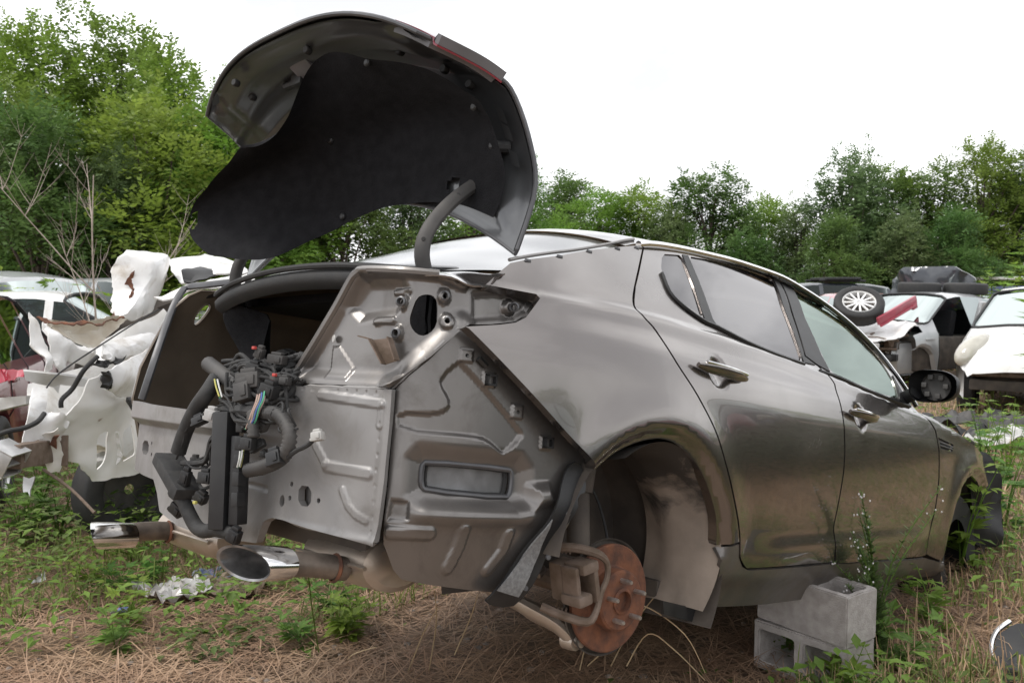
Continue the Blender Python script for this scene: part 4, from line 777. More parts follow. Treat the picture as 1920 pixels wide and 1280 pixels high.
rp=[(a,0.) for a in np.linspace(-1,1,31)]+[(1.,v) for v in np.linspace(.1,6,25)]+[(a,6.) for a in np.linspace(.95,-1,31)]+[(-1.,v) for v in np.linspace(5.9,.1,25)]
V,F=tube(rimpath(rp)+[rimpath(rp[:1])[0]],.007,8,caps=False); MB().add(V,F).build('hem_edge',rimgrey,lidroot)
G=np.array(T['lidliner']).reshape(5,6,3)
def cmr(A,t):
    n=len(A); k=min(int(t),n-2); f=t-k; p0,p1,p2,p3=A[max(k-1,0)],A[k],A[k+1],A[min(k+2,n-1)]
    return .5*((2*p1)+(-p0+p2)*f+(2*p0-5*p1+4*p2-p3)*f*f+(-p0+3*p1-3*p2+p3)*f**3)
NU,NV=71,57; V=[];F=[]
for i in range(NV):
    row=[cmr(G[:,c],4*i/(NV-1)) for c in range(6)]
    for j in range(NU):
        p=cmr(row,5*j/(NU-1)); V.append((p[0],p[1]-.006*math.sin(9*p[0]+5*p[2])-.004*math.sin(23*p[2])-.007*abs(math.sin(7*p[0]-11*p[2]))-.004*abs(math.sin(19*p[0]+6*p[2])),p[2]))
for i in range(NV-1):
    for j in range(NU-1):
        u_,v_=5*(j+.5)/(NU-1),4*(i+.5)/(NV-1)
        if ((u_-.12)/.13)**2+((v_-1.45)/.30)**2<1 or ((u_-4.05)/.12)**2+((v_-.55)/.17)**2<1: continue
        q=i*NU+j; F.append((q,q+1,q+NU+1,q+NU))
MB().add(V,F).build('fabric_liner',lidfelt,lidroot,sharp=180)
for u_,v_ in ((2.4,.3),(4.75,1.6),(4.6,2.6),(2.9,3.75),(2.2,2.2)):
    c=Vector(cmr([cmr(G[:,c_],v_) for c_ in range(6)],u_))+Vector((0,-.012,0)); V,F=lathe([(.0001,.004),(.007,.004),(.011,.001),(.012,-.004)],14,Matrix.Translation(c)@Matrix.Rotation(R_(-85),4,'Z')); MB().add(V,F).build('liner_clip',plastic,lidroot)
# red tail-lamp wing on the right end and latch hardware
def slab(name,m_,o0,o1,a0,a1,v0,v1):
    V,F=lidgrid(a0,a1,v0,v1,14,12,s_in*o0); V2,F2=lidgrid(a0,a1,v0,v1,14,12,s_in*o1); q=MB().add(V,F); q.add(V2,F2); k=14*12
    edge=[j for j in range(14)]+[i*14+13 for i in range(1,12)]+[11*14+j for j in range(12,-1,-1)]+[i*14 for i in range(10,0,-1)]
    q.add(V+V2,[(edge[i],edge[(i+1)%len(edge)],edge[(i+1)%len(edge)]+k,edge[i]+k) for i in range(len(edge))]); return q.build(name,m_,lidroot,sharp=40)
slab('tail_lamp',darkred,-.004,-.009,.82,1.05,4.0,5.75); slab('lamp_housing',lampgrey,.022,-.0035,.82,1.045,4.0,5.72)
def lidloc(a,v,o=.03):
    e=.02; n=np.cross(lidpt(a+e,v)-lidpt(a-e,v),lidpt(a,min(6,v+e))-lidpt(a,max(0,v-e))); n/=np.linalg.norm(n); return Vector(lidpt(a,v)+n*s_in*o)
lm=MB(); c=lidloc(-.12,4.9,.06); V,F=box(c,(.10,.02,.06),Matrix.Rotation(R_(60),3,'X'),bev=.004); lm.add(V,F); lm.build('latch_plate',lampgrey,lidroot)
lm=MB(); V,F=box(lidloc(-.22,4.6,.07),(.06,.05,.045),bev=.006); lm.add(V,F); V,F=tube([lidloc(-.24,4.6,.07),lidloc(-.36,4.7,.07)],.014,8); lm.add(V,F); V,F=box(lidloc(-.17,4.2,.08),(.025,.02,.05),bev=.003); lm.add(V,F); lm.build('latch',plastic,lidroot)
V,F=box(lidloc(-.17,4.05,.09),(.02,.018,.03),bev=.002); MB().add(V,F).build('latch_connector',WY,lidroot)
for a,v in ((.02,4.6),(-.62,5.2),(.10,5.5),(-.55,5.85),(.60,4.7),(.80,4.2),(.86,3.2)):
    c=lidloc(a,v,.055); V,F=lathe([(.0001,.010),(.010,.010),(.013,.004),(.011,-.01)],12,Matrix.Translation(c)@Matrix.Rotation(R_(-80),4,'Z')); MB().add(V,F).build('bump_stop',rubber,lidroot)
c=lidloc(.90,1.65,.03); V,F=tube([c,c+Vector((-.02,-.05,-.008))],.017,10); MB().add(V,F).build('bump_stop',rubber,lidroot)
for v in (1.3,1.9,2.3):
    V,F=lidgrid(.925,.975,v,v+.35,5,5,s_in*.045); MB().add(V,F).build('frame_rib',lidmetal,lidroot)
for k,par in (('hingeR',sedan),('hingeL',sedan)):
    V,F=tube(T[k],.021,10,flat=.75,sm=4); hg=MB().add(V,F).build('trunk_hinge',dustplastic,par)
    if k=='hingeR':
        for i in (2,5): c=Vector(T[k][i])+Vector((.012,-.012,0)); V,F=lathe([(.0001,.001),(.005,.001),(.006,0)],10,Matrix.Translation(c)@Matrix.Rotation(R_(-45),4,'Z')); MB().add(V,F).build('hinge_hole',rubber,hg)
# =====================================================  WIRING, TYRE, BLOCKS
def cw(p): return CM@Vector(p)
har=empty('wiring_harness',label='tangled black wiring harness with loose plugs hanging out of the sedan trunk',cat='wiring'); har.matrix_world=CM
def corr(pts,r,sm=8):
    P=smooth_path(pts,sm); L=[0]
    for i in range(1,len(P)): L.append(L[-1]+(Vector(P[i])-Vector(P[i-1])).length)
    n=max(8,int(L[-1]/.0055)); Q=[[np.interp(k*L[-1]/n,L,[p[c] for p in P]) for c in range(3)] for k in range(n+1)]
    return tube(Q,[r*(1.05 if k%2 else .80) for k in range(n+1)],10)
def cable(name,pts,r,m=plastic,wob=.0,sm=5,n=8):
    pts=[(p[0]+random.uniform(-wob,wob),p[1]+random.uniform(-wob,wob)*.5,p[2]+random.uniform(-wob,wob)) for p in pts]; V,F=tube(pts,r,n,sm=sm); return MB().add(V,F).build(name,m,har)
tapem=mat('cloth_tape',(.016,.016,.017),(.035,.034,.033),scale=30,rough=.75,bump=.4,bscale=50)
cable('taped_loom',T['h_main'],.021,tapem,n=12); cable('taped_loom',T['h_lower'],.019,tapem,n=12)
a,b=[Vector(p) for p in T['h_box']]; d=(b-a); V,F=box((a+b)/2,(.075,.035,d.length*1.08),d.to_track_quat('Z','Y').to_matrix(),bev=.006); MB().add(V,F).build('junction_box',tapem,har)
a,b=[Vector(p) for p in T['h_rail']]; d=(b-a); q=d.to_track_quat('Z','Y').to_matrix(); q=Matrix.Rotation(R_(20),3,'Z')@q
ra=MB(); V,F=box((a+b)/2,(.05,.05,d.length),q,bev=.004); ra.add(V,F); V,F=box((a+b)/2+Vector((.045,.02,-.02)),(.04,.03,d.length*.75),q,bev=.004); ra.add(V,F)
for t in (.1,.25,.4,.55,.72): V,F=box(a.lerp(b,t)+Vector((.07,.005,0)),(.03,.02,.035),q,bev=.003); ra.add(V,F)
ra.build('cable_channel',plastic,har)
V,F=corr(T['h_loop'][2:],.018); MB().add(V,F).build('corrugated_conduit',dustplastic,har,sharp=180); cable('taped_loom',T['h_loop'][:4],.018,tapem)
V,F=corr(T['h_vert'],.016); MB().add(V,F).build('corrugated_conduit',dustplastic,har,sharp=180)
V,F=tube(T['h_pipe'],.022,12,sm=3); MB().add(V,F).build('black_pipe',dustplastic,har)
for k,r in (('h_tangle',.011),('h_tangle2',.009),('h_tangle3',.012),('h_thin',.008),('h_thin2',.006),('h_thin3',.005),('h_thin4',.006),('h_thin5',.005),('h_thin6',.005)): cable('cable',T[k],r,tapem)
for k in range(9): cable('cable',T['h_tangle'],.006,tapem,.03); cable('cable',T['h_tangle2'],.005,tapem,.03)
for k in range(6): cable('cable',T['h_tangle3'],.005,tapem,.045)
for k in range(6): cable('cable',T['h_loop'][1:6],.003,tapem,.03); cable('cable',T['h_main'][1:],.003,tapem,.02)
for k in range(4): cable('cable',T['h_thin'],.003,tapem,.02); cable('cable',T['h_thin2'],.003,tapem,.02)
for k,(key,ms) in enumerate((('h_wires',(WG,WP,WW,WG,WP,WW,WG,WB,WP,WG)),('h_wires2',(WG,WW,WY,WG,WW)),('h_wires3',(WG,WY,WW)))):
    for i,m_ in enumerate(ms):
        o_=(i-len(ms)/2)*.0034; cable('wire',[(p[0]+o_,p[1]-.004*math.sin(i*2.1)-.008,p[2]+o_*.3) for p in T[key]],.0021,m_,.0015,n=5)
conn=[(0,(.034,.03,.04),dustplastic,20),(1,(.05,.035,.045),greyplug,10),(2,(.055,.04,.045),plastic,0),(3,(.05,.035,.04),plastic,30),(4,(.042,.03,.032),sheetgrey,-15),(5,(.06,.05,.05),plastic,15),(6,(.065,.05,.07),dustplastic,-20),(7,(.055,.045,.05),plastic,-25),(8,(.04,.03,.03),dustplastic,0),(9,(.05,.04,.045),plastic,0),(10,(.035,.03,.04),dustplastic,0),(11,(.045,.035,.05),plastic,20),(12,(.06,.035,.035),plastic,-30),(13,(.07,.04,.035),dustplastic,5),(14,(.10,.06,.06),dustplastic,-10),(15,(.04,.04,.04),dustplastic,30),(16,(.03,.02,.025),plastic,0),(17,(.06,.03,.05),plastic,35),(18,(.04,.03,.06),plastic,15),(19,(.03,.03,.04),plastic,0),(20,(.06,.02,.03),plastic,-40),(21,(.05,.03,.03),dustplastic,-10),(22,(.06,.05,.04),plastic,10)]
for i,s_,m_,an in conn:
    s_=tuple(x*.68 for x in s_)
    c=Vector(T['h_conn'][i]); q=Matrix.Rotation(R_(an),3,'Y')@Matrix.Rotation(R_(25),3,'Z'); cb=MB(); V,F=box(c,s_,q,bev=.004); cb.add(V,F)
    V,F=box(c+q@Vector((0,0,s_[2]*.62)),(s_[0]*.65,s_[1]*.7,s_[2]*.35),q,bev=.003); cb.add(V,F); V,F=box(c+q@Vector((s_[0]*.2,-s_[1]*.55,0)),(s_[0]*.35,.006,s_[2]*.6),q,bev=.002); cb.add(V,F)
    V,F=box(c+q@Vector((-s_[0]*.45,-s_[1]*.2,-s_[2]*.3)),(s_[0]*.3,s_[1]*.5,s_[2]*.3),q,bev=.002); cb.add(V,F); cb.build('connector',m_,har)
for i,m_,o_ in ((0,WR,(0,-.018,.012)),(3,WY,(.008,-.02,-.012)),(15,orange,(0,-.02,-.02)),(21,WR,(.01,-.015,.01))):
    V,F=box(Vector(T['h_conn'][i])+Vector(o_),(.014,.008,.008),bev=.002); MB().add(V,F).build('lock_tab',m_,har)
# tyre lying in the trunk
def tyre(par,M_,R=.31,W=.19,r0=.20,tread=40,m=None,name='tread'):
    pr=[(r0,-W*.38),(r0+.02,-W*.47),((r0+R)/2,-W*.5),(R-.03,-W*.46),(R-.008,-W*.40),(R,-W*.33),(R,W*.33),(R-.008,W*.40),(R-.03,W*.46),((r0+R)/2,W*.5),(r0+.02,W*.47),(r0,W*.38)]
    V,F=lathe(pr,40,M_,True); t=MB().add(V,F)
    if tread:
        for k in range(tread):
            a=2*math.pi*k/tread
            for x,off in ((-.30,0),(-.1,.5),(.1,.25),(.30,.75)):
                th=a+off*2*math.pi/tread; q=Matrix.Rotation(th,3,'X'); V,F=box((0,0,0),(W*.165,2*math.pi*R/tread*.78,.012)); V=[M_@(q@(Vector(v)+Vector((x*W,0,R+.001)))) for v in V]; t.add(V,F)
    return t.build(name,m or rubber,par)
sp=Vector(T['spare'][0]); tyr=empty('tire',label='black tread of a tire lying inside the open sedan trunk',cat='tire'); tyr.matrix_world=CM@Matrix.Translation((-.28,-.52,.60))@Matrix.Rotation(R_(35),4,'Z')@Matrix.Rotation(R_(18),4,'Y')
tyre(tyr,Matrix(),.25,.19,.15,36); V,F=lathe([(.05,.02),(.15,.06),(.155,.0),(.15,-.06),(.05,-.02)],28,None); MB().add(V,F).build('rim',under,tyr)
# concrete blocks: one on edge with cells facing out, one on top
def hollow_block(name,loc,rz,label,cells_up,tilt=0):
    r=empty(name,loc,rz,label,'concrete block','concrete blocks under the sedan sill'); r.rotation_euler=(tilt,0,rz)
    L,W,H=.395,.19,.19; o2=[(-L/2,-W/2),(L/2,-W/2),(L/2,W/2),(-L/2,W/2)]
    hs=[]; 
    for cx in (-.097,.097):
        hs.append(chaikin(list(dens([(cx-.075,-.062),(cx+.075,-.062),(cx+.075,.062),(cx-.075,.062)],.04)),2))
    V2,F2,loops=tri2d(o2,hs,.03); n=len(V2); h=(H if cells_up else W)
    def e3(p,z): return (p[0],p[1],z) if cells_up else (p[0],z-W/2,p[1]+W/2)
    V=[e3(p,h) for p in V2]+[e3(p,0) for p in V2]; F=[tuple(f) for f in F2]+[tuple(x+n for x in f[::-1]) for f in F2]; k=0
    for l in loops:
        m_=len(l); F+=[(k+i,k+n+i,k+n+(i+1)%m_,k+(i+1)%m_) for i in range(m_)]; k+=m_
    o=mk('block_body',V,F,block_m,r,False); bm=bmesh.new(); bm.from_mesh(o.data); bmesh.ops.recalc_face_normals(bm,faces=bm.faces)
    ed=[e for e in bm.edges if len(e.link_faces)==2 and e.calc_face_angle(0)>1.2]; bmesh.ops.bevel(bm,geom=ed,offset=.005,segments=2,affect='EDGES'); 
    for v in bm.verts:
        from mathutils import noise as nz
        v.co+=nz.noise_vector(v.co*28)*.0022
    bm.to_mesh(o.data); bm.free(); o.data.polygons.foreach_set('use_smooth',np.ones(len(o.data.polygons),bool)); o.data.set_sharp_from_angle(angle=R_(40)); return r
BX,BY,BA=.803,1.203,R_(-8)
hollow_block('concrete_block',(BX,BY,-.005),BA+R_(2),'grey hollow concrete block standing on the ground, lower of the stacked pair',False)
hollow_block('concrete_block',(BX+.006,BY+.004,.187),BA-R_(2),'grey hollow concrete block directly under the sedan sill, upper of the stacked pair',True)
# =====================================================  CRUSHED WHITE CAR ON THE LEFT
wr=empty('wrecked_car',(-2.4,.1,0),label='crushed white car with torn rusty panels beside the bronze sedan',cat='car')
WI=Matrix.Translation((2.4,-.1,0))
def wp(k): return [tuple(WI@Vector(p)) for p in T[k]]
_sheet=sheet
def wsheet(name,key,m,**kw):
    kw.setdefault('thick',.009); o=_sheet(name,None,m,T[key],**kw); o.parent=wr; o.matrix_parent_inverse=WI; return o
wsheet('rear_quarter_shell','wr_shell',white_wreck,step=.035,crumple=.012,scale=3,crease=5,seed=31,torn=.002)
wsheet('upper_shell','wr_shell2',white_wreck,step=.035,crumple=.012,scale=3,crease=4,seed=33,torn=.002)
wsheet('rear_body_panel','wr_panel',white_rust,step=.022,crumple=.010,scale=4,crease=5,holes=[T['wr_hole1'],T['wr_hole2']],seed=1,fine=.002,torn=.0022)
wsheet('upper_rear_panel','wr_upper',white_wreck,step=.022,crumple=.010,scale=4,crease=4,seed=2,bulge=.04,torn=.0022)
wsheet('quarter_flap','wr_flap',white_wreck,step=.022,crumple=.010,scale=4,crease=3,seed=3,bulge=.03,torn=.0022)
wsheet('crumpled_fender','wr_big',white_wreck,step=.025,crumple=.010,scale=3,crease=3,seed=4,bulge=.16,torn=.0022)
wsheet('curled_panel','wr_curl',white_dirty,step=.022,crumple=.010,scale=4,crease=4,seed=5,bulge=-.12,torn=.0022)
wsheet('folded_panel','wr_fold',white_wreck,step=.022,crumple=.010,scale=4,crease=5,seed=6,bulge=.05,torn=.0022)
wsheet('torn_strip','wr_torn',white_wreck,step=.02,crumple=.010,scale=6,crease=4,seed=7,torn=.0022)
wsheet('lamp_carrier','wr_lamp',sheetgrey,step=.03,crumple=.012,scale=9,seed=8,rnd=0,thick=.03)
wsheet('crumpled_lower_panel','wr_low',white_wreck,step=.02,crumple=.010,scale=6,crease=7,seed=9,torn=.0022)
wsheet('crumpled_rail_skin','wr_low2',white_rust,step=.018,crumple=.010,scale=8,crease=7,seed=10,torn=.0022)
wsheet('roof','wr_roof',white_wreck,step=.04,crumple=.02,scale=3,seed=11,bulge=.04,torn=.003)
wsheet('window_hole','wr_window',plastic,step=.05,crumple=.02,seed=12)
wsheet('torn_side_panel','wr_spear',white_wreck,step=.03,crumple=.010,scale=4,crease=3,seed=13,torn=.0022)
wsheet('rust_edge','wr_rust1',rust,step=.018,crumple=.04,scale=8,seed=14,thick=.006,torn=.006)
wsheet('rust_edge','wr_rust2',rust,step=.018,crumple=.02,scale=8,seed=15,thick=.006,torn=.005)
wsheet('rust_patch','wr_rusts',rust,step=.018,crumple=.03,seed=16,torn=.006)
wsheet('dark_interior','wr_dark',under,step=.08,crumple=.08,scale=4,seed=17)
wsheet('hanging_scrap','wr_flapdn',alu,step=.03,crumple=.02,seed=18,torn=.004)
wsheet('inner_panel','wr_inner1',white_dirty,step=.03,crumple=.05,scale=8,seed=21,torn=.004)
wsheet('inner_panel','wr_inner2',sheetgrey,step=.03,crumple=.05,scale=8,seed=22,torn=.004)
wsheet('bent_bracket','wr_brk1',white_wreck,step=.02,crumple=.03,scale=9,seed=23,torn=.003)
wsheet('black_trim','wr_trim1',plastic,step=.02,crumple=.03,scale=9,seed=24,torn=.004,thick=.012)
wsheet('black_trim','wr_trim2',plastic,step=.02,crumple=.04,scale=9,seed=25,torn=.004,thick=.012)
wsheet('grey_beam','wr_beam',sheetgrey,step=.03,crumple=.02,scale=6,seed=26,rnd=0,thick=.05)
wsheet('red_lens_shard','wr_lens',lampred,step=.02,crumple=.02,scale=9,seed=27,torn=.004,thick=.006)
def wadd(name,VF,m,sharp=35):
    o=MB().add(*VF).build(name,m,None,sharp=sharp); o.parent=wr; o.matrix_parent_inverse=WI; return o
a,b=[Vector(p) for p in T['wr_rail']]; d=b-a; wadd('frame_rail',box((a+b)/2,(.085,.11,d.length*1.15),d.to_track_quat('Z','Y').to_matrix(),bev=.008),ruststeel)
wadd('rail_flange',box(b,(.19,.15,.02),d.to_track_quat('Z','Y').to_matrix(),bev=.004),ruststeel)
a,b=[Vector(p) for p in T['wr_alu']]; d=b-a; q=d.to_track_quat('Z','Y').to_matrix(); m_=MB()
for o_,s_ in (((0,.055,0),(.15,.008,d.length)),((0,-.055,0),(.15,.008,d.length)),((-.07,0,0),(.008,.11,d.length)),((.07,0,0),(.008,.11,d.length)),((0,0,0),(.14,.007,d.length*.98))):
    V,F=box((a+b)/2+q@Vector(o_),s_,q,bev=.002); m_.add(V,F)
o_=m_.build('bumper_beam',alu,None); o_.parent=wr; o_.matrix_parent_inverse=WI
for k,r in (('wr_cable',.012),('wr_cable2',.012),('wr_cable3',.004)): wadd('cable',tube(T[k],r,8,sm=4),rubber)
wadd('bent_rod',tube(T['wr_rod'],.007,6,sm=3),ruststeel)
for p in T['wr_clip']: wadd('clip',box(p,(.09,.03,.03),Matrix.Rotation(R_(30),3,'Y'),bev=.005),plastic)
tp=Vector(T['wr_tyre'][0]); TM=WI@Matrix.Translation((tp.x,tp.y,.30))@Matrix.Rotation(R_(12),4,'Z')
tyre(wr,TM,.31,.2,.2,0,name='rear_tyre'); V,F=lathe([(.03,.02),(.17,.03),(.2,.07),(.2,-.05)],28,TM); MB().add(V,F).build('rear_rim',dustplastic,wr)
# main hull of the wreck, running away behind the torn panels
hull=MB(); V,F=box(tuple(WI@Vector((-3.35,1.5,.72))),(1.3,2.6,.62),Matrix.Rotation(R_(4),3,'Z'),bev=.12); hull.add(V,F); hull.build('body_shell',white_p,wr)
hull=MB(); V,F=box(tuple(WI@Vector((-3.4,1.6,1.12))),(1.1,1.7,.30),Matrix.Rotation(R_(4),3,'Z'),bev=.12); hull.add(V,F); hull.build('cabin_glass',plastic,wr)
# =====================================================  OTHER CARS IN THE YARD
CAMP=np.array([2.2739,-1.9396,1.46]); FW=np.array([-.699166,.712847,-.054922]); FW/=np.linalg.norm(FW); RW=np.array([.712847,.699166,0]);RW/=np.linalg.norm(RW)
YAW=math.atan2(.699166,.712847)
def spot(side_m,ahead,z=0.):
    """a place on the yard: metres to the right of / ahead of the photographer's line"""
    f=np.array([-.70023,.71392,0]); p=np.array([CAMP[0],CAMP[1],0])+f*ahead+RW*side_m; return Vector((p[0],p[1],z))
def interp(tab,y): return float(np.interp(y,[t[0] for t in tab],[t[1] for t in tab]))
KINDS=dict(
 sedan=dict(L=4.6,w=.89,top=[(-2.3,.80),(-2.22,.96),(-2.05,1.0),(-1.45,1.04),(-.75,1.39),(-.3,1.45),(.2,1.46),(.5,1.42),(1.25,1.0),(1.85,.92),(2.15,.80),(2.3,.6)],belt=[(-2.3,.74),(-2.2,.9),(-1,.97),(1.2,.92),(2.1,.74),(2.3,.52)],win=[(-1.15,-.42),(-.34,.32),(.40,1.0)],ws=(.5,1.22),bl=(-1.42,-.78)),
 hatch=dict(L=4.0,w=.86,top=[(-2.0,.85),(-1.95,1.05),(-1.55,1.40),(-1.0,1.50),(0,1.53),(.35,1.48),(1.15,1.04),(1.6,.95),(1.9,.78),(2.0,.55)],belt=[(-2,.8),(-1.9,1.0),(1.1,.95),(1.8,.74),(2.0,.5)],win=[(-1.5,-.9),(-.82,0.0),(.08,.95)],ws=(.36,1.14),bl=(-1.94,-1.56)),
 suv=dict(L=4.6,w=.92,top=[(-2.3,.9),(-2.25,1.15),(-2.0,1.62),(-1.5,1.70),(0,1.72),(.3,1.68),(1.1,1.14),(1.8,1.05),(2.2,.9),(2.3,.6)],belt=[(-2.3,.85),(-2.2,1.05),(1.0,1.02),(2.1,.9),(2.3,.55)],win=[(-1.9,-1.1),(-1.0,-.25),(-.15,.85)],ws=(.32,1.08),bl=(-2.22,-2.02)),
 pickup=dict(L=5.4,w=.95,top=[(-2.7,.9),(-2.65,1.05),(-.85,1.06),(-.8,1.6),(-.6,1.74),(.6,1.74),(.8,1.68),(1.5,1.2),(2.3,1.12),(2.65,.95),(2.7,.6)],belt=[(-2.7,.85),(-2.6,1.0),(1.4,1.08),(2.5,.95),(2.7,.55)],win=[(-.5,.25),(.35,1.3)],ws=(.82,1.48),bl=(-.84,-.78)))
def car(name,kind,loc,heading,m,label,cat='car',omit=None,rim=None,wheels=(1,1,1,1),glass=None,group=None,lamps=True,flat=0.):
    K=KINDS[kind]; r=empty(name,loc,heading-math.pi/2 if False else heading,label,cat,group); L=K['L'];w=K['w']; wy=(-L*.29,L*.30); wz=.31-flat
    ys=sorted(set([round(y,3) for y in np.arange(-L/2,L/2+.01,.11)]+[y for a in K['win'] for y in a]+list(K['ws'])+list(K['bl'])+[L/2]))
    NP=9; rows=[]
    for y in ys:
        tz=interp(K['top'],y);bz=min(interp(K['belt'],y),tz-.03); e=abs(y)/(L/2); ww=w*(1-.16*max(0,(e-.72)/.28)**2); zb=.20+.1*max(0,(e-.9)/.1)
        for c in wy:
            q=.36**2-(y-c)**2
            if q>0: zb=max(zb,wz+math.sqrt(q))
        zb=min(zb,bz-.12); gh=tz-bz>.12; wt=ww*.95-(tz-bz)*.42 if gh else ww*.86
        mid=max(.55,zb+.06); rows.append([(ww*.90,zb),(ww*.97,zb+.5*(mid-zb)*.5),(ww,mid),(ww*.985,max(bz-.07,mid+.02)),(ww*.94,bz),(wt,tz-(.05 if gh else .012)),(wt*.9,tz-.01),(wt*.5,tz+.02),(0,tz+.03)])
    body=MB();gl={}
    n=len(ys); V=[]
    for y,rw in zip(ys,rows): V+=[(x,y,z) for x,z in rw]+[(-x,y,z) for x,z in rw[:-1]][::-1]
    M2=2*NP-1; F=[]
    def strip(j): return j if j<NP-1 else (M2-2-j)
    for i in range(n-1):
        yc=(ys[i]+ys[i+1])/2
        for j in range(M2-1):
            s_=strip(j); f=(i*M2+j,(i+1)*M2+j,(i+1)*M2+j+1,i*M2+j+1); sd=1 if j<NP-1 else -1
            if omit and omit(yc,s_,sd): continue
            key=None
            if s_==4:
                for k,(a,b) in enumerate(K['win']):
                    if a<yc<b: key=('window',k,sd)
            if s_>=5 and K['ws'][0]<yc<K['ws'][1]: key=('windshield',0,0)
            if s_>=5 and K['bl'][0]<yc<K['bl'][1]: key=('rear_window',0,0)
            if key: gl.setdefault(key,[]).append(f)
            else: F.append(f)
    F.append(tuple(range(M2))[::1])
    if not omit: F.append(tuple((n-1)*M2+j for j in range(M2))[::-1])
    def sub(Fs):
        ids=sorted({i for f in Fs for i in f}); mp_={k:i for i,k in enumerate(ids)}; return [V[i] for i in ids],[tuple(mp_[i] for i in f[::-1]) for f in Fs]
    a,b=sub(F); o=MB().add(a,b).build('body',m,r,sharp=28)
    for key,Fs in gl.items(): a,b=sub(Fs); MB().add(a,b).build(key[0],glass or carglass,r)
    def at(y,j):
        i=min(range(n),key=lambda k:abs(ys[k]-y)); return Vector(V[i*M2+j])
    yA,yB=K['ws']; pa=[at(yB,j)+Vector((0,.006,.012)) for j in range(5,M2-5)]; pb=[at(yA,j)+Vector((0,0,.012)) for j in range(5,M2-5)]
    for path in (pa,pb,[at(y,5)+Vector((.004,0,.008)) for y in np.linspace(yA,yB,7)],[at(y,M2-6)+Vector((-.004,0,.008)) for y in np.linspace(yA,yB,7)]): a,b=tube(path,.016,5); MB().add(a,b).build('windshield_seal',plastic,r)
    for y in [K['win'][0][0]+.04]+[q[1]+.04 for q in K['win']]:
        for sd in (1,-1):
            if omit and omit(y-.06,2,sd): continue
            a,b=tube([at(y,j if sd>0 else M2-1-j)+Vector((.001*sd,0,0)) for j in (1,2,3,4)],.006,5); MB().add(a,b).build('door_gap',plastic,r)
            a,b=box(at(y+.16,3 if sd>0 else M2-4)+Vector((.012*sd,0,-.06)),(.03,.2,.03),bev=.008); MB().add(a,b).build('door_handle',m,r)
    a,b=box((0,-.1,.55),(2*w*.86,L*.62,.5),bev=.05); MB().add(a,b).build('interior',under,r)
    for y in (-.55,.25):
        for x in (-.38,.38): a,b=box((x,y,.95),(.46,.16,.5),Matrix.Rotation(R_(12),3,'X'),bev=.05); MB().add(a,b).build('seat',carpet,r)
    k=0
    for yy in wy:
        for sx in (-1,1):
            if wheels[k]:
                M_=Matrix.Translation((sx*(w-.10),yy,wz))@Matrix.Rotation(0 if sx>0 else math.pi,4,'Z'); tyre(r,M_,.315,.2,.21,0,name='tyre'); wheel_rim(r,M_,.215,rim or alu)
            k+=1
    if lamps:
        yf=L/2-.16;zf=interp(K['belt'],yf)-.06
        for sx in (-1,1):
            a,b=box((sx*w*.72,yf-.02,zf),(.30,.26,.13),Matrix.Rotation(R_(-sx*22),3,'Z')@Matrix.Rotation(R_(-18),3,'X'),bev=.04); MB().add(a,b).build('headlight',lens,r)
            yr=-L/2+.12; a,b=box((sx*w*.80,yr,interp(K['belt'],yr)-.12),(.26,.2,.2),bev=.04); MB().add(a,b).build('tail_light',lampred,r)
        a,b=box((0,L/2-.03,.56),(.8,.08,.16),bev=.02); MB().add(a,b).build('grille',plastic,r)
        for sx in (-1,1): a,b=box((sx*(w+.07),K['ws'][1]-.28,1.0),(.16,.10,.12),bev=.03); MB().add(a,b).build('side_mirror',plastic,r)
    return r
def wheel_rim(par,M_,R,m,spokes=10):
    w_=MB(); V,F=lathe([(R,.07),(R-.012,.085),(R-.025,.07),(R-.03,.0)],32,M_); w_.add(V,F); V,F=lathe([(.0001,.06),(.035,.06),(.045,.045)],16,M_); w_.add(V,F)
    for k in range(spokes):
        a=2*math.pi*k/spokes; V,F=box((0,0,0),(.02,.026,R-.03)); q=Matrix.Rotation(a,4,'X'); V=[M_@(q@(Vector(v)+Vector((.055,0,R*.5)))) for v in V]; w_.add(V,F)
    w_.build('rim',m,par); V,F=lathe([(.0001,.0),(R-.03,.0)],24,M_); MB().add(V,F).build('brake_drum',under,par)
lens=mat('headlamp_lens',(.50,.48,.42),(.40,.38,.33),scale=8,rough=.15,coat=1)
def head(left,s_,a): # facing the photographer from (side, ahead), then turned to his left by so many degrees
    return YAW+math.pi-R_(left)-math.atan2(s_,a)
# right: silver wreck, missing front door and front end
def om(yc,s_,sd): return (sd<0 and .10<yc<.98 and s_ in (1,2,3,4)) or (yc>1.55 and s_<4 ) or (yc>1.28 and s_>=4)
sw=car('wrecked_sedan','sedan',spot(6.75,14.2),head(34,6.75,14.2),silver,'silver sedan stripped of its front end and driver door, tires on its roof',omit=om,wheels=(1,1,0,0),lamps=False)
jm=MB()
for k in range(34):
    c=(random.uniform(-.72,.72),random.uniform(1.35,2.05),random.uniform(.38,.80)); V,F=box(c,(random.uniform(.06,.25),random.uniform(.05,.25),random.uniform(.05,.2)),Matrix.Rotation(random.uniform(0,3),3,random.choice('XYZ')),bev=.015); jm.add(V,F,random.randrange(5))
for k in range(14):
    p=[(random.uniform(-.7,.7),random.uniform(1.4,2.2),random.uniform(.4,.85)) for _ in range(3)]; V,F=tube(p,random.uniform(.01,.025),6,sm=4); jm.add(V,F,random.choice((0,3)))
jm.build('engine_parts',[plastic,sheetgrey,silver,ruststeel,under],sw)
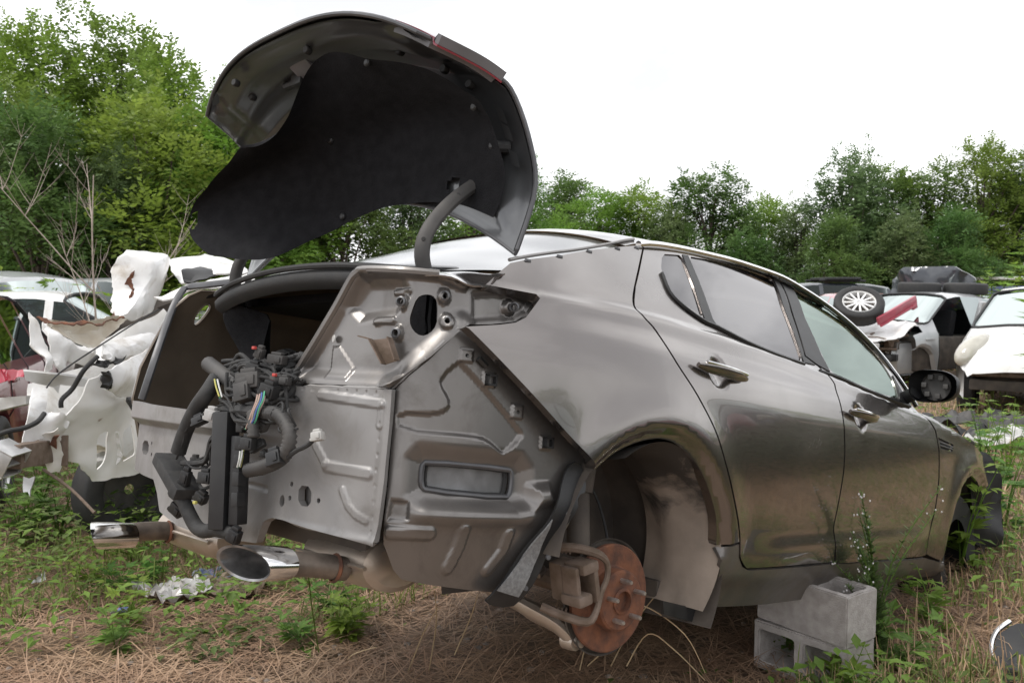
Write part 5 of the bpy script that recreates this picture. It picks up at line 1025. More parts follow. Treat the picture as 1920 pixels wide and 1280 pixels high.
o_=sheet('buckled_hood',None,white_p,[(-.70,1.25,1.0),(-.2,1.25,1.03),(.45,1.22,1.06),(.78,1.22,1.0),(.85,1.7,.98),(.75,2.15,.90),(.2,2.25,.86),(-.4,2.2,.74),(-.75,1.8,.78)],step=.07,crumple=.05,scale=3,thick=.012,seed=3); o_.parent=sw
V,F=box((-.84,.05,.85),(.07,.12,1.0),Matrix.Rotation(R_(-14),3,'Y'),bev=.02); MB().add(V,F).build('door_pillar',silver,sw)
a_,b_=box((-.62,1.42,.5),(.1,.5,.5),bev=.1); MB().add(a_,b_).build('inner_fender',silver,sw)
# tires on its roof
for i,(x,y,z,l) in enumerate(((.18,-.05,1.545,'black tire lying flat on the silver sedan roof, nearer the windshield'),(-.30,-.55,1.535,'black tire lying flat on the silver sedan roof, nearer the trunk'))):
    t=empty('tire',label=l,cat='tire',group='tires on the silver sedan roof'); t.matrix_world=Matrix.Translation(sw.location)@Matrix.Rotation(sw.rotation_euler.z,4,'Z')@Matrix.Translation((x,y,z))@Matrix.Rotation(R_(88),4,'Y'); tyre(t,Matrix(),.33,.19,.2,0,name='tyre')
SWM=Matrix.Translation(sw.location)@Matrix.Rotation(sw.rotation_euler.z,4,'Z')
t=empty('spare_wheel',label='tire on a bright multi-spoke alloy wheel lying tilted on the silver sedan hood',cat='wheel'); t.matrix_world=Matrix.Translation(spot(5.20,13.1,1.27))@(Vector((-FW[0]*.62-.12,-FW[1]*.62-.1,.75))).to_track_quat('X','Z').to_matrix().to_4x4(); tyre(t,Matrix(),.36,.24,.24,0,name='tyre'); wheel_rim(t,Matrix.Translation((.02,0,0)),.245,white_p,12)
A_,B_=spot(5.35,12.75,1.05),spot(6.12,13.25,1.37); d_=(B_-A_); q_=d_.to_track_quat('X','Z').to_matrix(); st=MB()
V,F=box((0,0,0),(d_.length,.05,.12),bev=.012); st.add(V,F); V,F=box((-.02,-.03,-.07),(d_.length*.96,.03,.03),bev=.008); st.add(V,F); V,F=box((d_.length*.42,-.01,-.08),(.12,.04,.09),bev=.01); st.add(V,F)
so=st.build('red_trim_strip',redstrip); tag(so,'faded red body trim strip lying across the silver sedan hood',cat='trim'); so.matrix_world=Matrix.Translation((A_+B_)/2)@q_.to_4x4()
# white hatchback, nose toward us
wh=car('wrecked_hatchback','hatch',spot(6.95,11.3),head(3,6.95,11.3),white_p,'white hatchback with a cracked yellowed headlight and missing bumper',omit=lambda y,s,sd:y>1.62 and s<3,lamps=False,wheels=(1,1,1,1))
for sx in (1,-1):
    bm=bmesh.new(); bmesh.ops.create_icosphere(bm,subdivisions=3,radius=1); HLM=Matrix.Translation((sx*.66,1.70,.80))@Matrix.Rotation(R_(-sx*30),4,'Z')@Matrix.Rotation(R_(-30),4,'X')@Matrix.Diagonal((.15,.30,.14,1)); bm.verts.index_update()
    V=[HLM@v.co for v in bm.verts]; F=[tuple(v.index for v in f_.verts) for f_ in bm.faces]; bm.free(); MB().add(V,F).build('headlight',lens,wh,sharp=180)
for z_,m_,h_ in ((.55,ruststeel,.10),(.40,under,.12),(.68,plastic,.08)): V,F=box((0,1.80,z_),(1.35,.12,h_),bev=.02); MB().add(V,F).build('bumper_support',m_,wh)
V,F=tube([(-.5,1.05,1.06),(.1,1.12,1.02)],.012,6); MB().add(V,F).build('wiper',plastic,wh)
# dark car with its hood up behind the silver sedan
dh=car('parked_car','sedan',spot(9.4,18.6),head(20,9.4,18.6),darkblue,'dark grey car with its hood raised behind the silver sedan')
o_=sheet('raised_hood',None,darkblue,[(-.8,1.25,1.05),(.8,1.25,1.05),(.82,1.1,1.75),(.5,1.3,2.0),(-.5,1.3,2.0),(-.82,1.1,1.75)],step=.1,crumple=.03,thick=.04,bulge=-.1); o_.parent=dh
car('parked_car','sedan',spot(11.3,19.5),head(12,11.3,19.5),white_p,'white car with a dark window between the raised hood and the hatchback')
# dark suv with roof rack and its neighbour
ds=car('parked_suv','suv',spot(7.7,23.0),head(70,7.7,23.0),darkblue,'dark slate SUV with a roof rack beneath the far trees',cat='SUV')
for sx in (-.5,.5): V,F=tube([(sx,-1.4,1.78),(sx,-.2,1.80)],.03,6); MB().add(V,F).build('roof_rack',plastic,ds)
V,F=box((0,-.8,1.84),(1.2,.9,.07),bev=.02); MB().add(V,F).build('roof_tray',plastic,ds)
car('parked_car','sedan',spot(6.9,17.5),head(160,6.9,17.5),mat('rose_paint',(.42,.14,.16),rough=.35,coat=1),'rose red car mostly hidden behind the loose alloy wheel')
# flatbed truck with white canopy and blue panel
tk=empty('box_truck',spot(16.3,29.5),head(8,16.3,29.5),'far truck with a white canopy roof and a blue panelled side','truck')
V,F=box((0,0,1.95),(4.6,2.4,.10),bev=.03); MB().add(V,F).build('canopy',white_p,tk)
for x in (-2.1,2.1):
    for y in (-1.1,1.1): V,F=box((x,y,1.35),(.12,.12,1.2),bev=.02); MB().add(V,F).build('post',alu,tk)
V,F=box((0,0,.85),(4.4,2.2,.5),bev=.04); MB().add(V,F).build('bed',ruststeel,tk)
bluep=mat('blue_panel',(.12,.17,.42),(.3,.34,.5),scale=12,rough=.4)
for i in range(8):
    for j in range(2): V,F=box((-1.3+.36*i,1.0,1.42+.2*j),(.32,.03,.16),bev=.01); MB().add(V,F).build('panel',bluep,tk)
for x in (-1.5,1.5): tyre(tk,Matrix.Translation((x,1.0,.45))@Matrix.Rotation(R_(90),4,'Z'),.45,.25,.25,0,name='tyre')
# cars standing to the photographer's right, mirrored in the sedan's doors
car('parked_car','sedan',(6.3,2.6,0),R_(172),darkblue,'dark car outside the right edge, mirrored low in the sedan doors')
car('parked_car','sedan',(6.6,7.6,0),R_(8),maroon,'dark red car outside the right edge, mirrored in the rear door')
car('parked_suv','suv',(7.4,12.8,0),R_(160),darkblue,'dark SUV outside the right edge, mirrored in the front door',cat='SUV')
# left: white sedan, maroon sedan, red-lamp wagon, grey SUV
car('parked_car','sedan',spot(-5.1,9.3),head(-72,-5.1,9.3),white_p,'low white car whose roof shows beyond the crushed white car')
ml=car('parked_car','sedan',spot(-4.75,6.9),head(-165,-4.75,6.9),maroon,'maroon car with a red tail light left of the crushed white car')
car('parked_suv','suv',spot(-7.35,11.2),head(150,-7.35,11.2),silver,'silver wagon with a tall red tail light at the left edge',cat='SUV')
gs=car('parked_suv','suv',spot(-7.1,16.0),head(-60,-7.1,16.0),silver,'grey SUV with its window visible above the low white car',cat='SUV')
# junk
def junk(name,label,cat,pts,m,**kw):
    o=sheet(name,None,m,pts,**kw); return tag(o,label,cat)
def gp(s_,a,z=.03): p=spot(s_,a,z); return tuple(p)
plast=mat('milky_plastic',(.50,.50,.50),(.36,.33,.32),scale=12,rough=.3); bluefilm=mat('blue_print_film',(.10,.14,.38),(.45,.46,.55),scale=9,rough=.35)
J=[('plastic_bag','crumpled milky plastic bag on the straw at the lower left','bag',-1.62,4.10,.20,plast,.05),('plastic_wrapper','blue and white plastic wrapper on the straw','wrapper',-1.50,4.38,.15,bluefilm,.035),('paper_scrap','pale paper scrap on straw beyond the blue wrapper','litter',-1.22,4.62,.16,plast,.03),('paper_scrap','small white scrap at the far lower left','litter',-2.35,4.25,.05,plast,.02),('torn_sheet','brown torn sheet beside the blue wrapper','litter',-1.36,4.2,.2,mat('brown_scrap',(.16,.12,.09),(.26,.2,.15),rough=.8),.05),('blue_scrap','small blue scrap nearest the lower left corner','litter',-1.72,3.78,.06,bluefilm,.02)]
for k,(n_,l_,c_,s_,a_,r_,m_,cr_) in enumerate(J):
    pts=[gp(s_+r_*random.uniform(.6,1)*math.cos(t),a_+r_*random.uniform(.6,1)*math.sin(t),random.uniform(.03,.08)) for t in np.linspace(0,2*math.pi,8,endpoint=False)]; junk(n_,l_,c_,pts,m_,step=.02,crumple=cr_,scale=14,thick=.002,seed=k,rnd=0)
D=[('bumper_scrap','grey bumper piece lying on the ground below the hatchback','scrap',5.0,9.0,.7,dustplastic),('plastic_scrap','pale curled plastic sheet on the ground right of the wing mirror','scrap',4.6,8.0,.5,sheetgrey),('plastic_scrap','white torn panel strip near the right edge on the ground','scrap',5.1,8.2,.5,sheetgrey),('plastic_scrap','dark curled trim piece lying beside the pale plastic sheet','scrap',4.3,8.3,.4,plastic),('rag','grey rag on the ground under the front of the sedan','rag',1.95,4.6,.16,sheetgrey)]
for k,(n_,l_,c_,s_,a_,r_,m_) in enumerate(D):
    pts=[gp(s_+r_*1.2*random.uniform(.6,1)*math.cos(t),a_+r_*.45*random.uniform(.6,1)*math.sin(t),random.uniform(.05,.25)) for t in np.linspace(0,2*math.pi,9,endpoint=False)]; junk(n_,l_,c_,pts,m_,step=.05,crumple=.10,scale=4,thick=.006,seed=k+20,rnd=1)
# dark bumper corner poking in at the lower right
bp=junk('loose_bumper','dusty black bumper corner with a chrome edge at the lower right','bumper',[gp(1.82,3.10,-.02),gp(1.83,3.25,.07),gp(1.88,3.32,.135),gp(1.96,3.35,.17),gp(2.25,3.3,.2),gp(2.3,2.8,.0)],plastic,step=.05,crumple=.02,thick=.02)
V,F=tube([gp(1.825,3.20,.03),gp(1.845,3.29,.09),gp(1.89,3.34,.14),gp(1.96,3.37,.172)],.010,8,sm=4); o_=MB().add(V,F).build('chrome_edge',chrome,bp)
# =====================================================  GROUND
gm=mat('ground_soil',(.15,.105,.078),(.25,.18,.125),scale=5.0,rough=.95,bump=.8,bscale=35,detail=10)
n=90; gx=np.concatenate([-np.geomspace(160,.6,n)[:-1]*1.0,np.linspace(-.6,.6,7),np.geomspace(.6,160,n)[1:]]); V=[];F=[]; cx,cy=1.,.5
def gh(x,y):
    return .03*math.sin(x*1.3+y*.7)*math.cos(y*1.1-x*.4)-.02
for y in gx:
    for x in gx: d=math.hypot(x,y); V.append((cx+x,cy+y,gh(cx+x,cy+y)*min(1,6/(d+1))-.012))
k=len(gx)
for i in range(k-1):
    for j in range(k-1): q=i*k+j; F.append((q,q+1,q+k+1,q+k))
tag(mk('ground',V,F,gm),kind='structure')
# ---- scattered ground cover around the photographer
def scatter(n,r0,r1,amax=62,bias=1.):
    r=np.exp(rng.uniform(math.log(r0),math.log(r1),n)); a=np.radians(rng.uniform(-amax,amax,n)); f=np.array([-.70023,.71392]); rt=np.array([.71392,.70023])
    p=np.array([CAMP[0],CAMP[1]])+(f*np.cos(a)[:,None]+rt*np.sin(a)[:,None])*r[:,None]; return p
def field(p,s,seed):
    return .5+.5*(np.sin(p[:,0]*s*1.7+seed)*np.cos(p[:,1]*s*1.3-seed*2)+.6*np.sin(p[:,0]*s*3.9-p[:,1]*s*2.7+seed*3))/1.6
def under_car(p):
    return (np.abs(p[:,0])<.85)&(p[:,1]>-.75)&(p[:,1]<3.2)
def blades(p,L,W,az,el,bend,z0=0.):
    n=len(p); d=np.stack([np.cos(az)*np.cos(el),np.sin(az)*np.cos(el),np.sin(el)],1); s=np.stack([-np.sin(az),np.cos(az),0*az],1)
    b=np.stack([p[:,0],p[:,1],np.zeros(n)+z0],1); m=b+d*(L*.55)[:,None]; t=m+(d*np.cos(bend)[:,None]+np.array([0,0,-1])*np.sin(bend)[:,None])*(L*.45)[:,None]
    t[:,2]=np.maximum(t[:,2],.004); m[:,2]=np.maximum(m[:,2],.004); w=W[:,None]*.5
    V=np.stack([b-s*w,b+s*w,m+s*w*.8,m-s*w*.8,t],1).reshape(-1,3); k=np.arange(n)*5; F=np.concatenate([np.stack([k,k+1,k+2,k+3],1)]); G=np.stack([k+3,k+2,k+4],1); return V,F,G
def stuff(name,parts,m,label,cat):
    V=[];Fq=[];Ft=[];o=0
    for v,f,g in parts: V.append(v);Fq.append(f+o);Ft.append(g+o);o+=len(v)
    V=np.concatenate(V);Fq=np.concatenate(Fq);Ft=np.concatenate(Ft); me=bpy.data.meshes.new(name); nl=4*len(Fq)+3*len(Ft)
    me.vertices.add(len(V)); me.vertices.foreach_set('co',V.ravel()); me.loops.add(nl); me.loops.foreach_set('vertex_index',np.concatenate([Fq.ravel(),Ft.ravel()]).astype(np.int32))
    st=np.concatenate([np.arange(len(Fq))*4,4*len(Fq)+np.arange(len(Ft))*3]).astype(np.int32); me.polygons.add(len(st)); me.polygons.foreach_set('loop_start',st); me.update(calc_edges=True); me.materials.append(m)
    ob=bpy.data.objects.new(name,me); COL.objects.link(ob); return tag(ob,label,cat,kind='stuff')
strawm=leafmat('dry_straw',(.45,.31,.205),(.32,.20,.13),.15,2.5); strawm2=leafmat('pale_straw',(.50,.37,.22),(.40,.28,.16),.2,2.5)
grassm=leafmat('fresh_grass',(.13,.19,.045),(.20,.24,.07),.4,1.5); coverm=leafmat('ground_leaves',(.085,.15,.038),(.15,.21,.06),.4,1.5)
p=scatter(135000,2.6,20); n=len(p); el=np.abs(rng.normal(0,.13,n))
uc=under_car(p); p=p[~uc|(rng.random(n)<.8)]; n=len(p); el=np.abs(rng.normal(0,.15,n)); dist=np.hypot(p[:,0]-2.27,p[:,1]+1.94)
st1=blades(p,rng.uniform(.06,.24,n)*(1+dist*.03),(.0024+.0007*dist)*rng.uniform(.6,1.4,n),rng.uniform(0,6.28,n),el,rng.uniform(-.1,.4,n),.012)
stuff('dry_straw',[st1],strawm,'matted dry brown straw covering the ground','straw')
p=scatter(46000,2.6,26); right=((p-np.array([2.27,-1.94]))@np.array([.71392,.70023]))/np.hypot(p[:,0]-2.27,p[:,1]+1.94); f=field(p,.9,1.3); keep=(~under_car(p))&((right>.25)|(f>.9))&(rng.random(len(p))<.9); p=p[keep]; n=len(p); dist=np.hypot(p[:,0]-2.27,p[:,1]+1.94)
stuff('standing_dry_grass',[blades(p,rng.uniform(.08,.30,n),(.0025+.0006*dist)*rng.uniform(.6,1.3,n),rng.uniform(0,6.28,n),rng.uniform(.7,1.5,n),rng.uniform(.1,1.2,n))],strawm2,'upright clumps of pale dry grass','grass')
p=scatter(60000,2.6,32); right=((p-np.array([2.27,-1.94]))@np.array([.71392,.70023]))/np.hypot(p[:,0]-2.27,p[:,1]+1.94); f=field(p,1.1,4.1); dist=np.hypot(p[:,0]-2.27,p[:,1]+1.94); keep=(~under_car(p))&((f>.60)|((right<-.2)&(dist>4.3)&(f>.22))|((dist>7)&(f>.3))|((right>.3)&(f>.42))); p=p[keep]; n=len(p); dist=dist[keep]
stuff('green_grass',[blades(p,rng.uniform(.06,.30,n),(.003+.0008*dist)*rng.uniform(.6,1.3,n),rng.uniform(0,6.28,n),rng.uniform(.6,1.5,n),rng.uniform(.2,1.4,n))],grassm,'short green grass growing through the straw','grass')
def leaves(p,z,L,W,az,el):
    n=len(p); d=np.stack([np.cos(az)*np.cos(el),np.sin(az)*np.cos(el),np.sin(el)],1); s=np.stack([-np.sin(az),np.cos(az),0*az],1); b=np.stack([p[:,0],p[:,1],z],1)
    m=b+d*(L*.45)[:,None]; m[:,2]-=L*.06; t=b+d*L[:,None]; t[:,2]-=L*.18; w=(W*.5)[:,None]; up=np.array([0,0,1])*(W*.18)[:,None]
    V=np.stack([b,m+s*w+up,t,m-s*w+up,m],1).reshape(-1,3); k=np.arange(n)*5; return V,np.zeros((0,4),int),np.concatenate([np.stack([k,k+4,k+1],1),np.stack([k+4,k+2,k+1],1),np.stack([k,k+3,k+4],1),np.stack([k+4,k+3,k+2],1)])
p=scatter(52000,2.6,18); right=((p-np.array([2.27,-1.94]))@np.array([.71392,.70023]))/np.hypot(p[:,0]-2.27,p[:,1]+1.94); dist=np.hypot(p[:,0]-2.27,p[:,1]+1.94); f=field(p,1.5,2.2); keep=(~under_car(p)|(rng.random(len(p))<.05))&((f>.52)|((right<-.25)&(dist>4.5))&(f>.18)); p=p[keep]; n=len(p); dist=dist[keep]
L_=rng.uniform(.018,.05,n)*(1+.06*dist); tall=np.where((right[keep]<-.3)&(dist>4.6),.30,.09)
stuff('leafy_ground_cover',[leaves(p,rng.random(n)**1.4*tall+.01,L_,L_*rng.uniform(.4,.7,n),rng.uniform(0,6.28,n),rng.uniform(-.2,.6,n))],coverm,'small green leafy ground cover between the straw','ground cover')
peb=mat('pebble',(.30,.25,.21),(.18,.15,.13),scale=20,rough=.9)
p=scatter(900,3.0,8); pm=MB(); ico=bmesh.new(); bmesh.ops.create_icosphere(ico,subdivisions=1,radius=1); IV=[v.co.copy() for v in ico.verts]; ico.verts.index_update(); IF=[tuple(v.index for v in f_.verts) for f_ in ico.faces]; ico.free()
for x,y in p:
    s_=random.uniform(.006,.02); pm.add([(x+v.x*s_*random.uniform(.7,1.3),y+v.y*s_*random.uniform(.7,1.3),.01+v.z*s_*.7) for v in IV],IF)
tag(pm.build('gravel',peb),'small pale stones scattered in the shade under the sedan','gravel',kind='stuff')
# =====================================================  TREES
barkm=mat('bark',(.13,.10,.08),(.07,.055,.045),scale=14,rough=.95,bump=.6,bscale=40)
greens=[leafmat('foliage_mid',(.11,.20,.032),(.175,.27,.058),.40,.7),leafmat('foliage_dark',(.08,.15,.038),(.125,.20,.055),.36,.7),leafmat('foliage_bright',(.15,.245,.032),(.215,.31,.06),.44,.7),leafmat('foliage_grey',(.11,.17,.065),(.155,.22,.088),.36,.7)]
def sprig(Vl,Tl,base,d,L,nl,lw,rs):
    d=d/(np.linalg.norm(d)+1e-9); s=np.cross(d,[0,0,1]); s/=np.linalg.norm(s)+1e-9; u=np.cross(s,d)
    for i in range(nl):
        t=(i+.6)/nl; side=1 if i%2 else -1; c=base+d*L*t+np.array([0,0,-.12*L*t*t]); ld=(d*.55+s*side*.8+u*rs.uniform(-.35,.35)); ld/=np.linalg.norm(ld); ln=lw*rs.uniform(.75,1.3); wv=np.cross(ld,u+rs.normal(0,.35,3)); wv/=np.linalg.norm(wv)+1e-9
        k=len(Vl); Vl+= [c,c+ld*ln*.5+wv*ln*.24,c+ld*ln,c+ld*ln*.5-wv*ln*.24]; Tl.append((k,k+1,k+2,k+3))
def tree_proto(seed,H,Rw,base,nclump,ntwig,leaf,shoots,mi,vine=False):
    rs=np.random.default_rng(seed); tm=MB(); crown=[]
    for i in range(nclump):
        t=(i+.5)/nclump; z=base+(H-base)*t**.85; rad=Rw*(math.sin(math.pi*min(1,.18+.78*t))**.8)*rs.uniform(.35,1.0); a=rs.uniform(0,6.28); cr_=Rw*rs.uniform(.28,.46)*(1.08-.35*t); crown.append((np.array([rad*math.cos(a),rad*math.sin(a),z]),cr_))
    trunk=[(0,0,-.1),(rs.normal(0,.1),rs.normal(0,.1),H*.22),(rs.normal(0,.2),rs.normal(0,.2),H*.5),(rs.normal(0,.25),rs.normal(0,.25),H*.85)]
    V,F=tube(trunk,[H*.022,H*.017,H*.011,H*.003],8,sm=3); tm.add(V,F)
    for c,r in crown:
        z0=max(H*.1,c[2]*rs.uniform(.35,.7)); V,F=tube([(0,0,z0),tuple(c*[.5,.5,0]+np.array([0,0,(z0+c[2])*.5-.1])),tuple(c)],[H*.009,H*.006,.012],5,sm=2); tm.add(V,F)
    Vl=[];Tl=[]
    for c,r in crown:
        m=int(ntwig*(r/(Rw*.35))**2)
        for _ in range(m):
            v=rs.normal(0,1,3); v/=np.linalg.norm(v); v[2]=v[2]*.8+.12; rr=r*(rs.uniform(.55,1.08)); b=c+v*rr*[1,1,.85]; d=v*.8+rs.normal(0,.35,3)+[0,0,-.15 if vine else .1]; sprig(Vl,Tl,b,d,leaf*3.2,7,leaf,rs)
    for _ in range(shoots):
        c,r=crown[rs.integers(int(nclump*.55),nclump)]; b=c+np.array([rs.normal(0,r*.5),rs.normal(0,r*.5),r*.7]); hh=rs.uniform(.5,1.3)*H*.085
        for k in range(7): sprig(Vl,Tl,b+np.array([rs.normal(0,.05),rs.normal(0,.05),hh*k/6]),np.array([rs.normal(0,.5),rs.normal(0,.5),1.2]),leaf*2.0,6,leaf*.9,rs)
    tmesh=tm.build('trunk',barkm).data; me=bpy.data.meshes.new('crown'); me.from_pydata([tuple(v) for v in Vl],[],Tl); me.materials.append(greens[mi]); me.update()
    for o in [o for o in bpy.data.objects if o.data==tmesh]: bpy.data.objects.remove(o)
    return tmesh,me
PR=[tree_proto(1,9.0,2.9,.9,30,125,.17,18,0),tree_proto(2,8.0,2.7,.7,28,120,.19,6,1,True),tree_proto(3,7.0,2.6,.5,26,120,.18,8,2),tree_proto(4,8.5,2.4,.7,28,115,.18,12,3,True),tree_proto(5,9.5,3.0,1.0,32,120,.17,26,2)]
TREES=[]
def tree(i,s_,a,h,label,group,wide=1.):
    p=PR[i]; hs=[9.0,8.0,7.0,8.5,9.5][i]; r=empty('tree',spot(s_,a,-.1),random.uniform(0,6.28),label,'tree',group); k=h/hs; r.scale=(k*wide,k*wide,k)
    for nm,me in (('trunk',p[0]),('crown',p[1])):
        o=bpy.data.objects.new(nm,me); COL.objects.link(o); o.parent=r
    TREES.append(r); return r
GL='trees along the left side of the yard'; GR='trees along the far edge of the yard'
def place(px,ahead): return (px-960)/1636.2*ahead
for (px,a,h,i,l) in ((-190,22,7.0,0,'leafy tree cut off by the left edge'),(15,20,6.0,0,'mid green tree nearest the left edge, lower than its neighbor'),(105,24,8.1,4,'tallest feathery tree at upper left with upright shoots'),(235,25,8.6,0,'tall feathery tree second from the tallest at upper left'),(350,24,7.3,4,'feathery tree with its top just left of the raised trunk lid'),(300,19,5.4,2,'bright yellow green tree in front of the taller trees left of the lid'),(430,20,5.4,2,'bright green tree partly behind the left edge of the trunk lid'),(75,17.5,5.0,1,'dark low tree behind the leafless sapling'),(210,18,4.2,3,'low grey green tree left of the bright yellow green one'),(520,23,6.4,1,'dark tree behind the trunk lid liner'),
 (640,22,4.4,1,'dark tree seen under the raised trunk lid on the left'),(760,24,4.6,3,'grey green tree seen under the raised trunk lid near its middle'),(880,26,5.2,2,'bright tree seen under the lid beside the curved hinge arm'),(960,30,5.8,0,'green tree just right of the lid tip above the rear glass')): tree(i,place(px,a),a,h,l,GL)
for (px,a,h,i,l) in ((1055,46,7.2,1,'distant dark tree above the rear of the sedan roof'),(1115,38,5.5,2,'bright rounded tree above the sedan roof'),(1200,38,5.6,2,'bright rounded tree right of the other bright tree above the roof'),(1330,37,6.3,1,'dark vine covered tree with a rounded top standing alone'),(1255,36,4.6,3,'low grey green tree between the bright tree and the vine covered tree'),(1430,40,5.4,2,'low light green tree right of the vine covered tree'),(1500,37,5.0,3,'low grey green tree above the rear door window'),(1590,34,6.5,3,'tree with two spindly upright tops right of center'),(1655,35,6.2,0,'green tree next to the one with spindly tops'),(1735,34,5.9,1,'dark tree between the spindly topped trees and the tall right one'),(1835,34,6.9,0,'tallest tree on the right side'),(1900,36,6.0,1,'dark tree at the right edge'),(1990,34,7.6,3,'tree beyond the right edge'),(1400,33,3.6,1,'low dark tree under the vine covered tree'),(1560,30,4.0,1,'low dark tree behind the loose alloy wheel'),(1690,30,4.0,3,'low tree with bare stems behind the silver sedan'),(1780,30,4.2,1,'low dark tree behind the raised hood')): tree(i,place(px,a),a,h,l,GR,1.1)
# a wood runs on round the yard to the right and behind (seen only as reflections)
wv=MB(); 
for k in range(16):
    a=-40+k*15; r_=46+5*math.sin(k*2.1); x=2+r_*math.cos(R_(a)); y=0+r_*math.sin(R_(a)); p=PR[k%5]
    o=bpy.data.objects.new('wood_edge',p[1]); COL.objects.link(o); o.location=(x,y,-.4); o.rotation_euler=(0,0,k); o.scale=(2.0,2.0,.48+.06*math.sin(k*1.7)); tag(o,'leafy wood edge around the yard','woods',kind='stuff')
q=scatter(24000,3.0,14,40); right=((q-np.array([2.27,-1.94]))@np.array([.71392,.70023]))/np.hypot(q[:,0]-2.27,q[:,1]+1.94); dist=np.hypot(q[:,0]-2.27,q[:,1]+1.94); f=field(q,2.3,5.7); q=q[(~under_car(q))&(((right<-.10)&(dist>3.9)&(f>.36))|((right>.2)&(f>.60))|(f>.86))]; n=len(q); L_=rng.uniform(.035,.085,n)
stuff('seedling_patches',[leaves(q,rng.random(n)**1.2*.22+.015,L_,L_*rng.uniform(.35,.6,n),rng.uniform(0,6.28,n),rng.uniform(-.1,.8,n))],leafmat('seedling_leaf',(.15,.25,.04),(.20,.30,.065),.45,1.5),'patches of bright green seedlings in the straw','weeds')
# unseen rank weeds on the right, added and darkened to deepen the door reflections
q=np.stack([rng.uniform(2.75,6.0,46000),rng.uniform(-1.2,15.,46000)],1); n=len(q); L_=rng.uniform(.06,.13,n)
stuff('reflection_weeds',[leaves(q,rng.random(n)**.8*.62+.02,L_,L_*rng.uniform(.3,.5,n),rng.uniform(0,6.28,n),rng.uniform(-.3,.7,n))],leafmat('darkened_weed_leaf',(.05,.066,.03),(.075,.082,.042),.3,1.5),'unseen dark weeds added on the right to darken the door reflections','weeds')
# ---- shrubs, weeds
bush=leafmat('bright_herb',(.16,.27,.035),(.22,.33,.06),.45,1.5); bush2=leafmat('weed_green',(.11,.21,.035),(.17,.28,.06),.45,2)
def weed(name,label,loc,h,nst,leafL,m,spread=.3,cat='weed',group=None,nl=9,lob=3,seed=0,stemm=None):
    rs=np.random.default_rng(seed); r=empty(name,loc,0,label,cat,group); sm_=MB(); Vl=[];Tl=[]
    for s_ in range(nst):
        a=rs.uniform(0,6.28); sp=rs.uniform(.2,1)*spread; hh=h*rs.uniform(.65,1.); top=np.array([sp*math.cos(a),sp*math.sin(a),hh]); P=[(0,0,0),tuple(top*[.35,.35,.5]),tuple(top)]
        V,F=tube(P,[.006*h**.5+.001,.004*h**.5,.0012],5,sm=3); sm_.add(V,F); Q=np.array(smooth_path(P,8))
        for k in range(nl):
            t=(k+1)/nl; q=Q[min(len(Q)-1,int(t*(len(Q)-1)))]; az=k*2.4+rs.uniform(-.4,.4); L=leafL*(1.15-.55*t)*rs.uniform(.8,1.15); el=.35+rs.uniform(-.3,.35)
            for lb in range(lob):
                da=(lb-(lob-1)/2)*.55; Lr=L*(1 if lb==(lob-1)/2 else .72); d=np.array([math.cos(az+da)*math.cos(el),math.sin(az+da)*math.cos(el),math.sin(el)]); sd=np.array([-math.sin(az+da),math.cos(az+da),0]); b=q+d*L*.18; w_=Lr*.17
                i=len(Vl); Vl+=[b,b+d*Lr*.45+sd*w_-np.array([0,0,Lr*.02]),b+d*Lr-np.array([0,0,Lr*.22]),b+d*Lr*.45-sd*w_-np.array([0,0,Lr*.02]),b+d*Lr*.5-np.array([0,0,Lr*.07])]; Tl+=[(i,i+4,i+1),(i+4,i+2,i+1),(i,i+3,i+4),(i+4,i+3,i+2)]
    sm_.build('stems',stemm or m,r); mk('leaves',Vl,Tl,m,r,False); return r
W_=[]
# bright tall herbs behind the wrecks
for k,(px,a,h) in enumerate(((20,9.8,1.75),(75,10.6,1.85),(120,10.2,1.65),(160,11.0,1.55),(345,12.5,1.65),(365,12.8,1.6))): weed('tall_herb',('bright green herb clump at the far left behind the cars','bright green herb clump behind the low white car','bright herb clump left of the leafless sapling','bright herb clump beside the leafless sapling','bright herb tip above the crushed roof, left one','bright herb tip above the crushed roof, right one')[k],spot(place(px,a),a),h,8,.28,bush,.45,'herb','bright herbs behind the left cars',11,5,k)
for k,(px,a,h) in enumerate(((1830,17,1.9),(1868,18,2.05),(1905,17,1.95),(1935,15,2.2),(1985,9,1.9))): weed('tall_herb',('bright herb clump right of the raised hood','bright herb clump behind the canopy truck','bright herb clump behind the hatchback','bright herb clump at the right edge above the hatchback','leafy twig tip poking in at the right edge')[k],spot(place(px,a),a),h,8,.32,bush,.5,'herb','bright herbs behind the right cars',11,5,k+10)
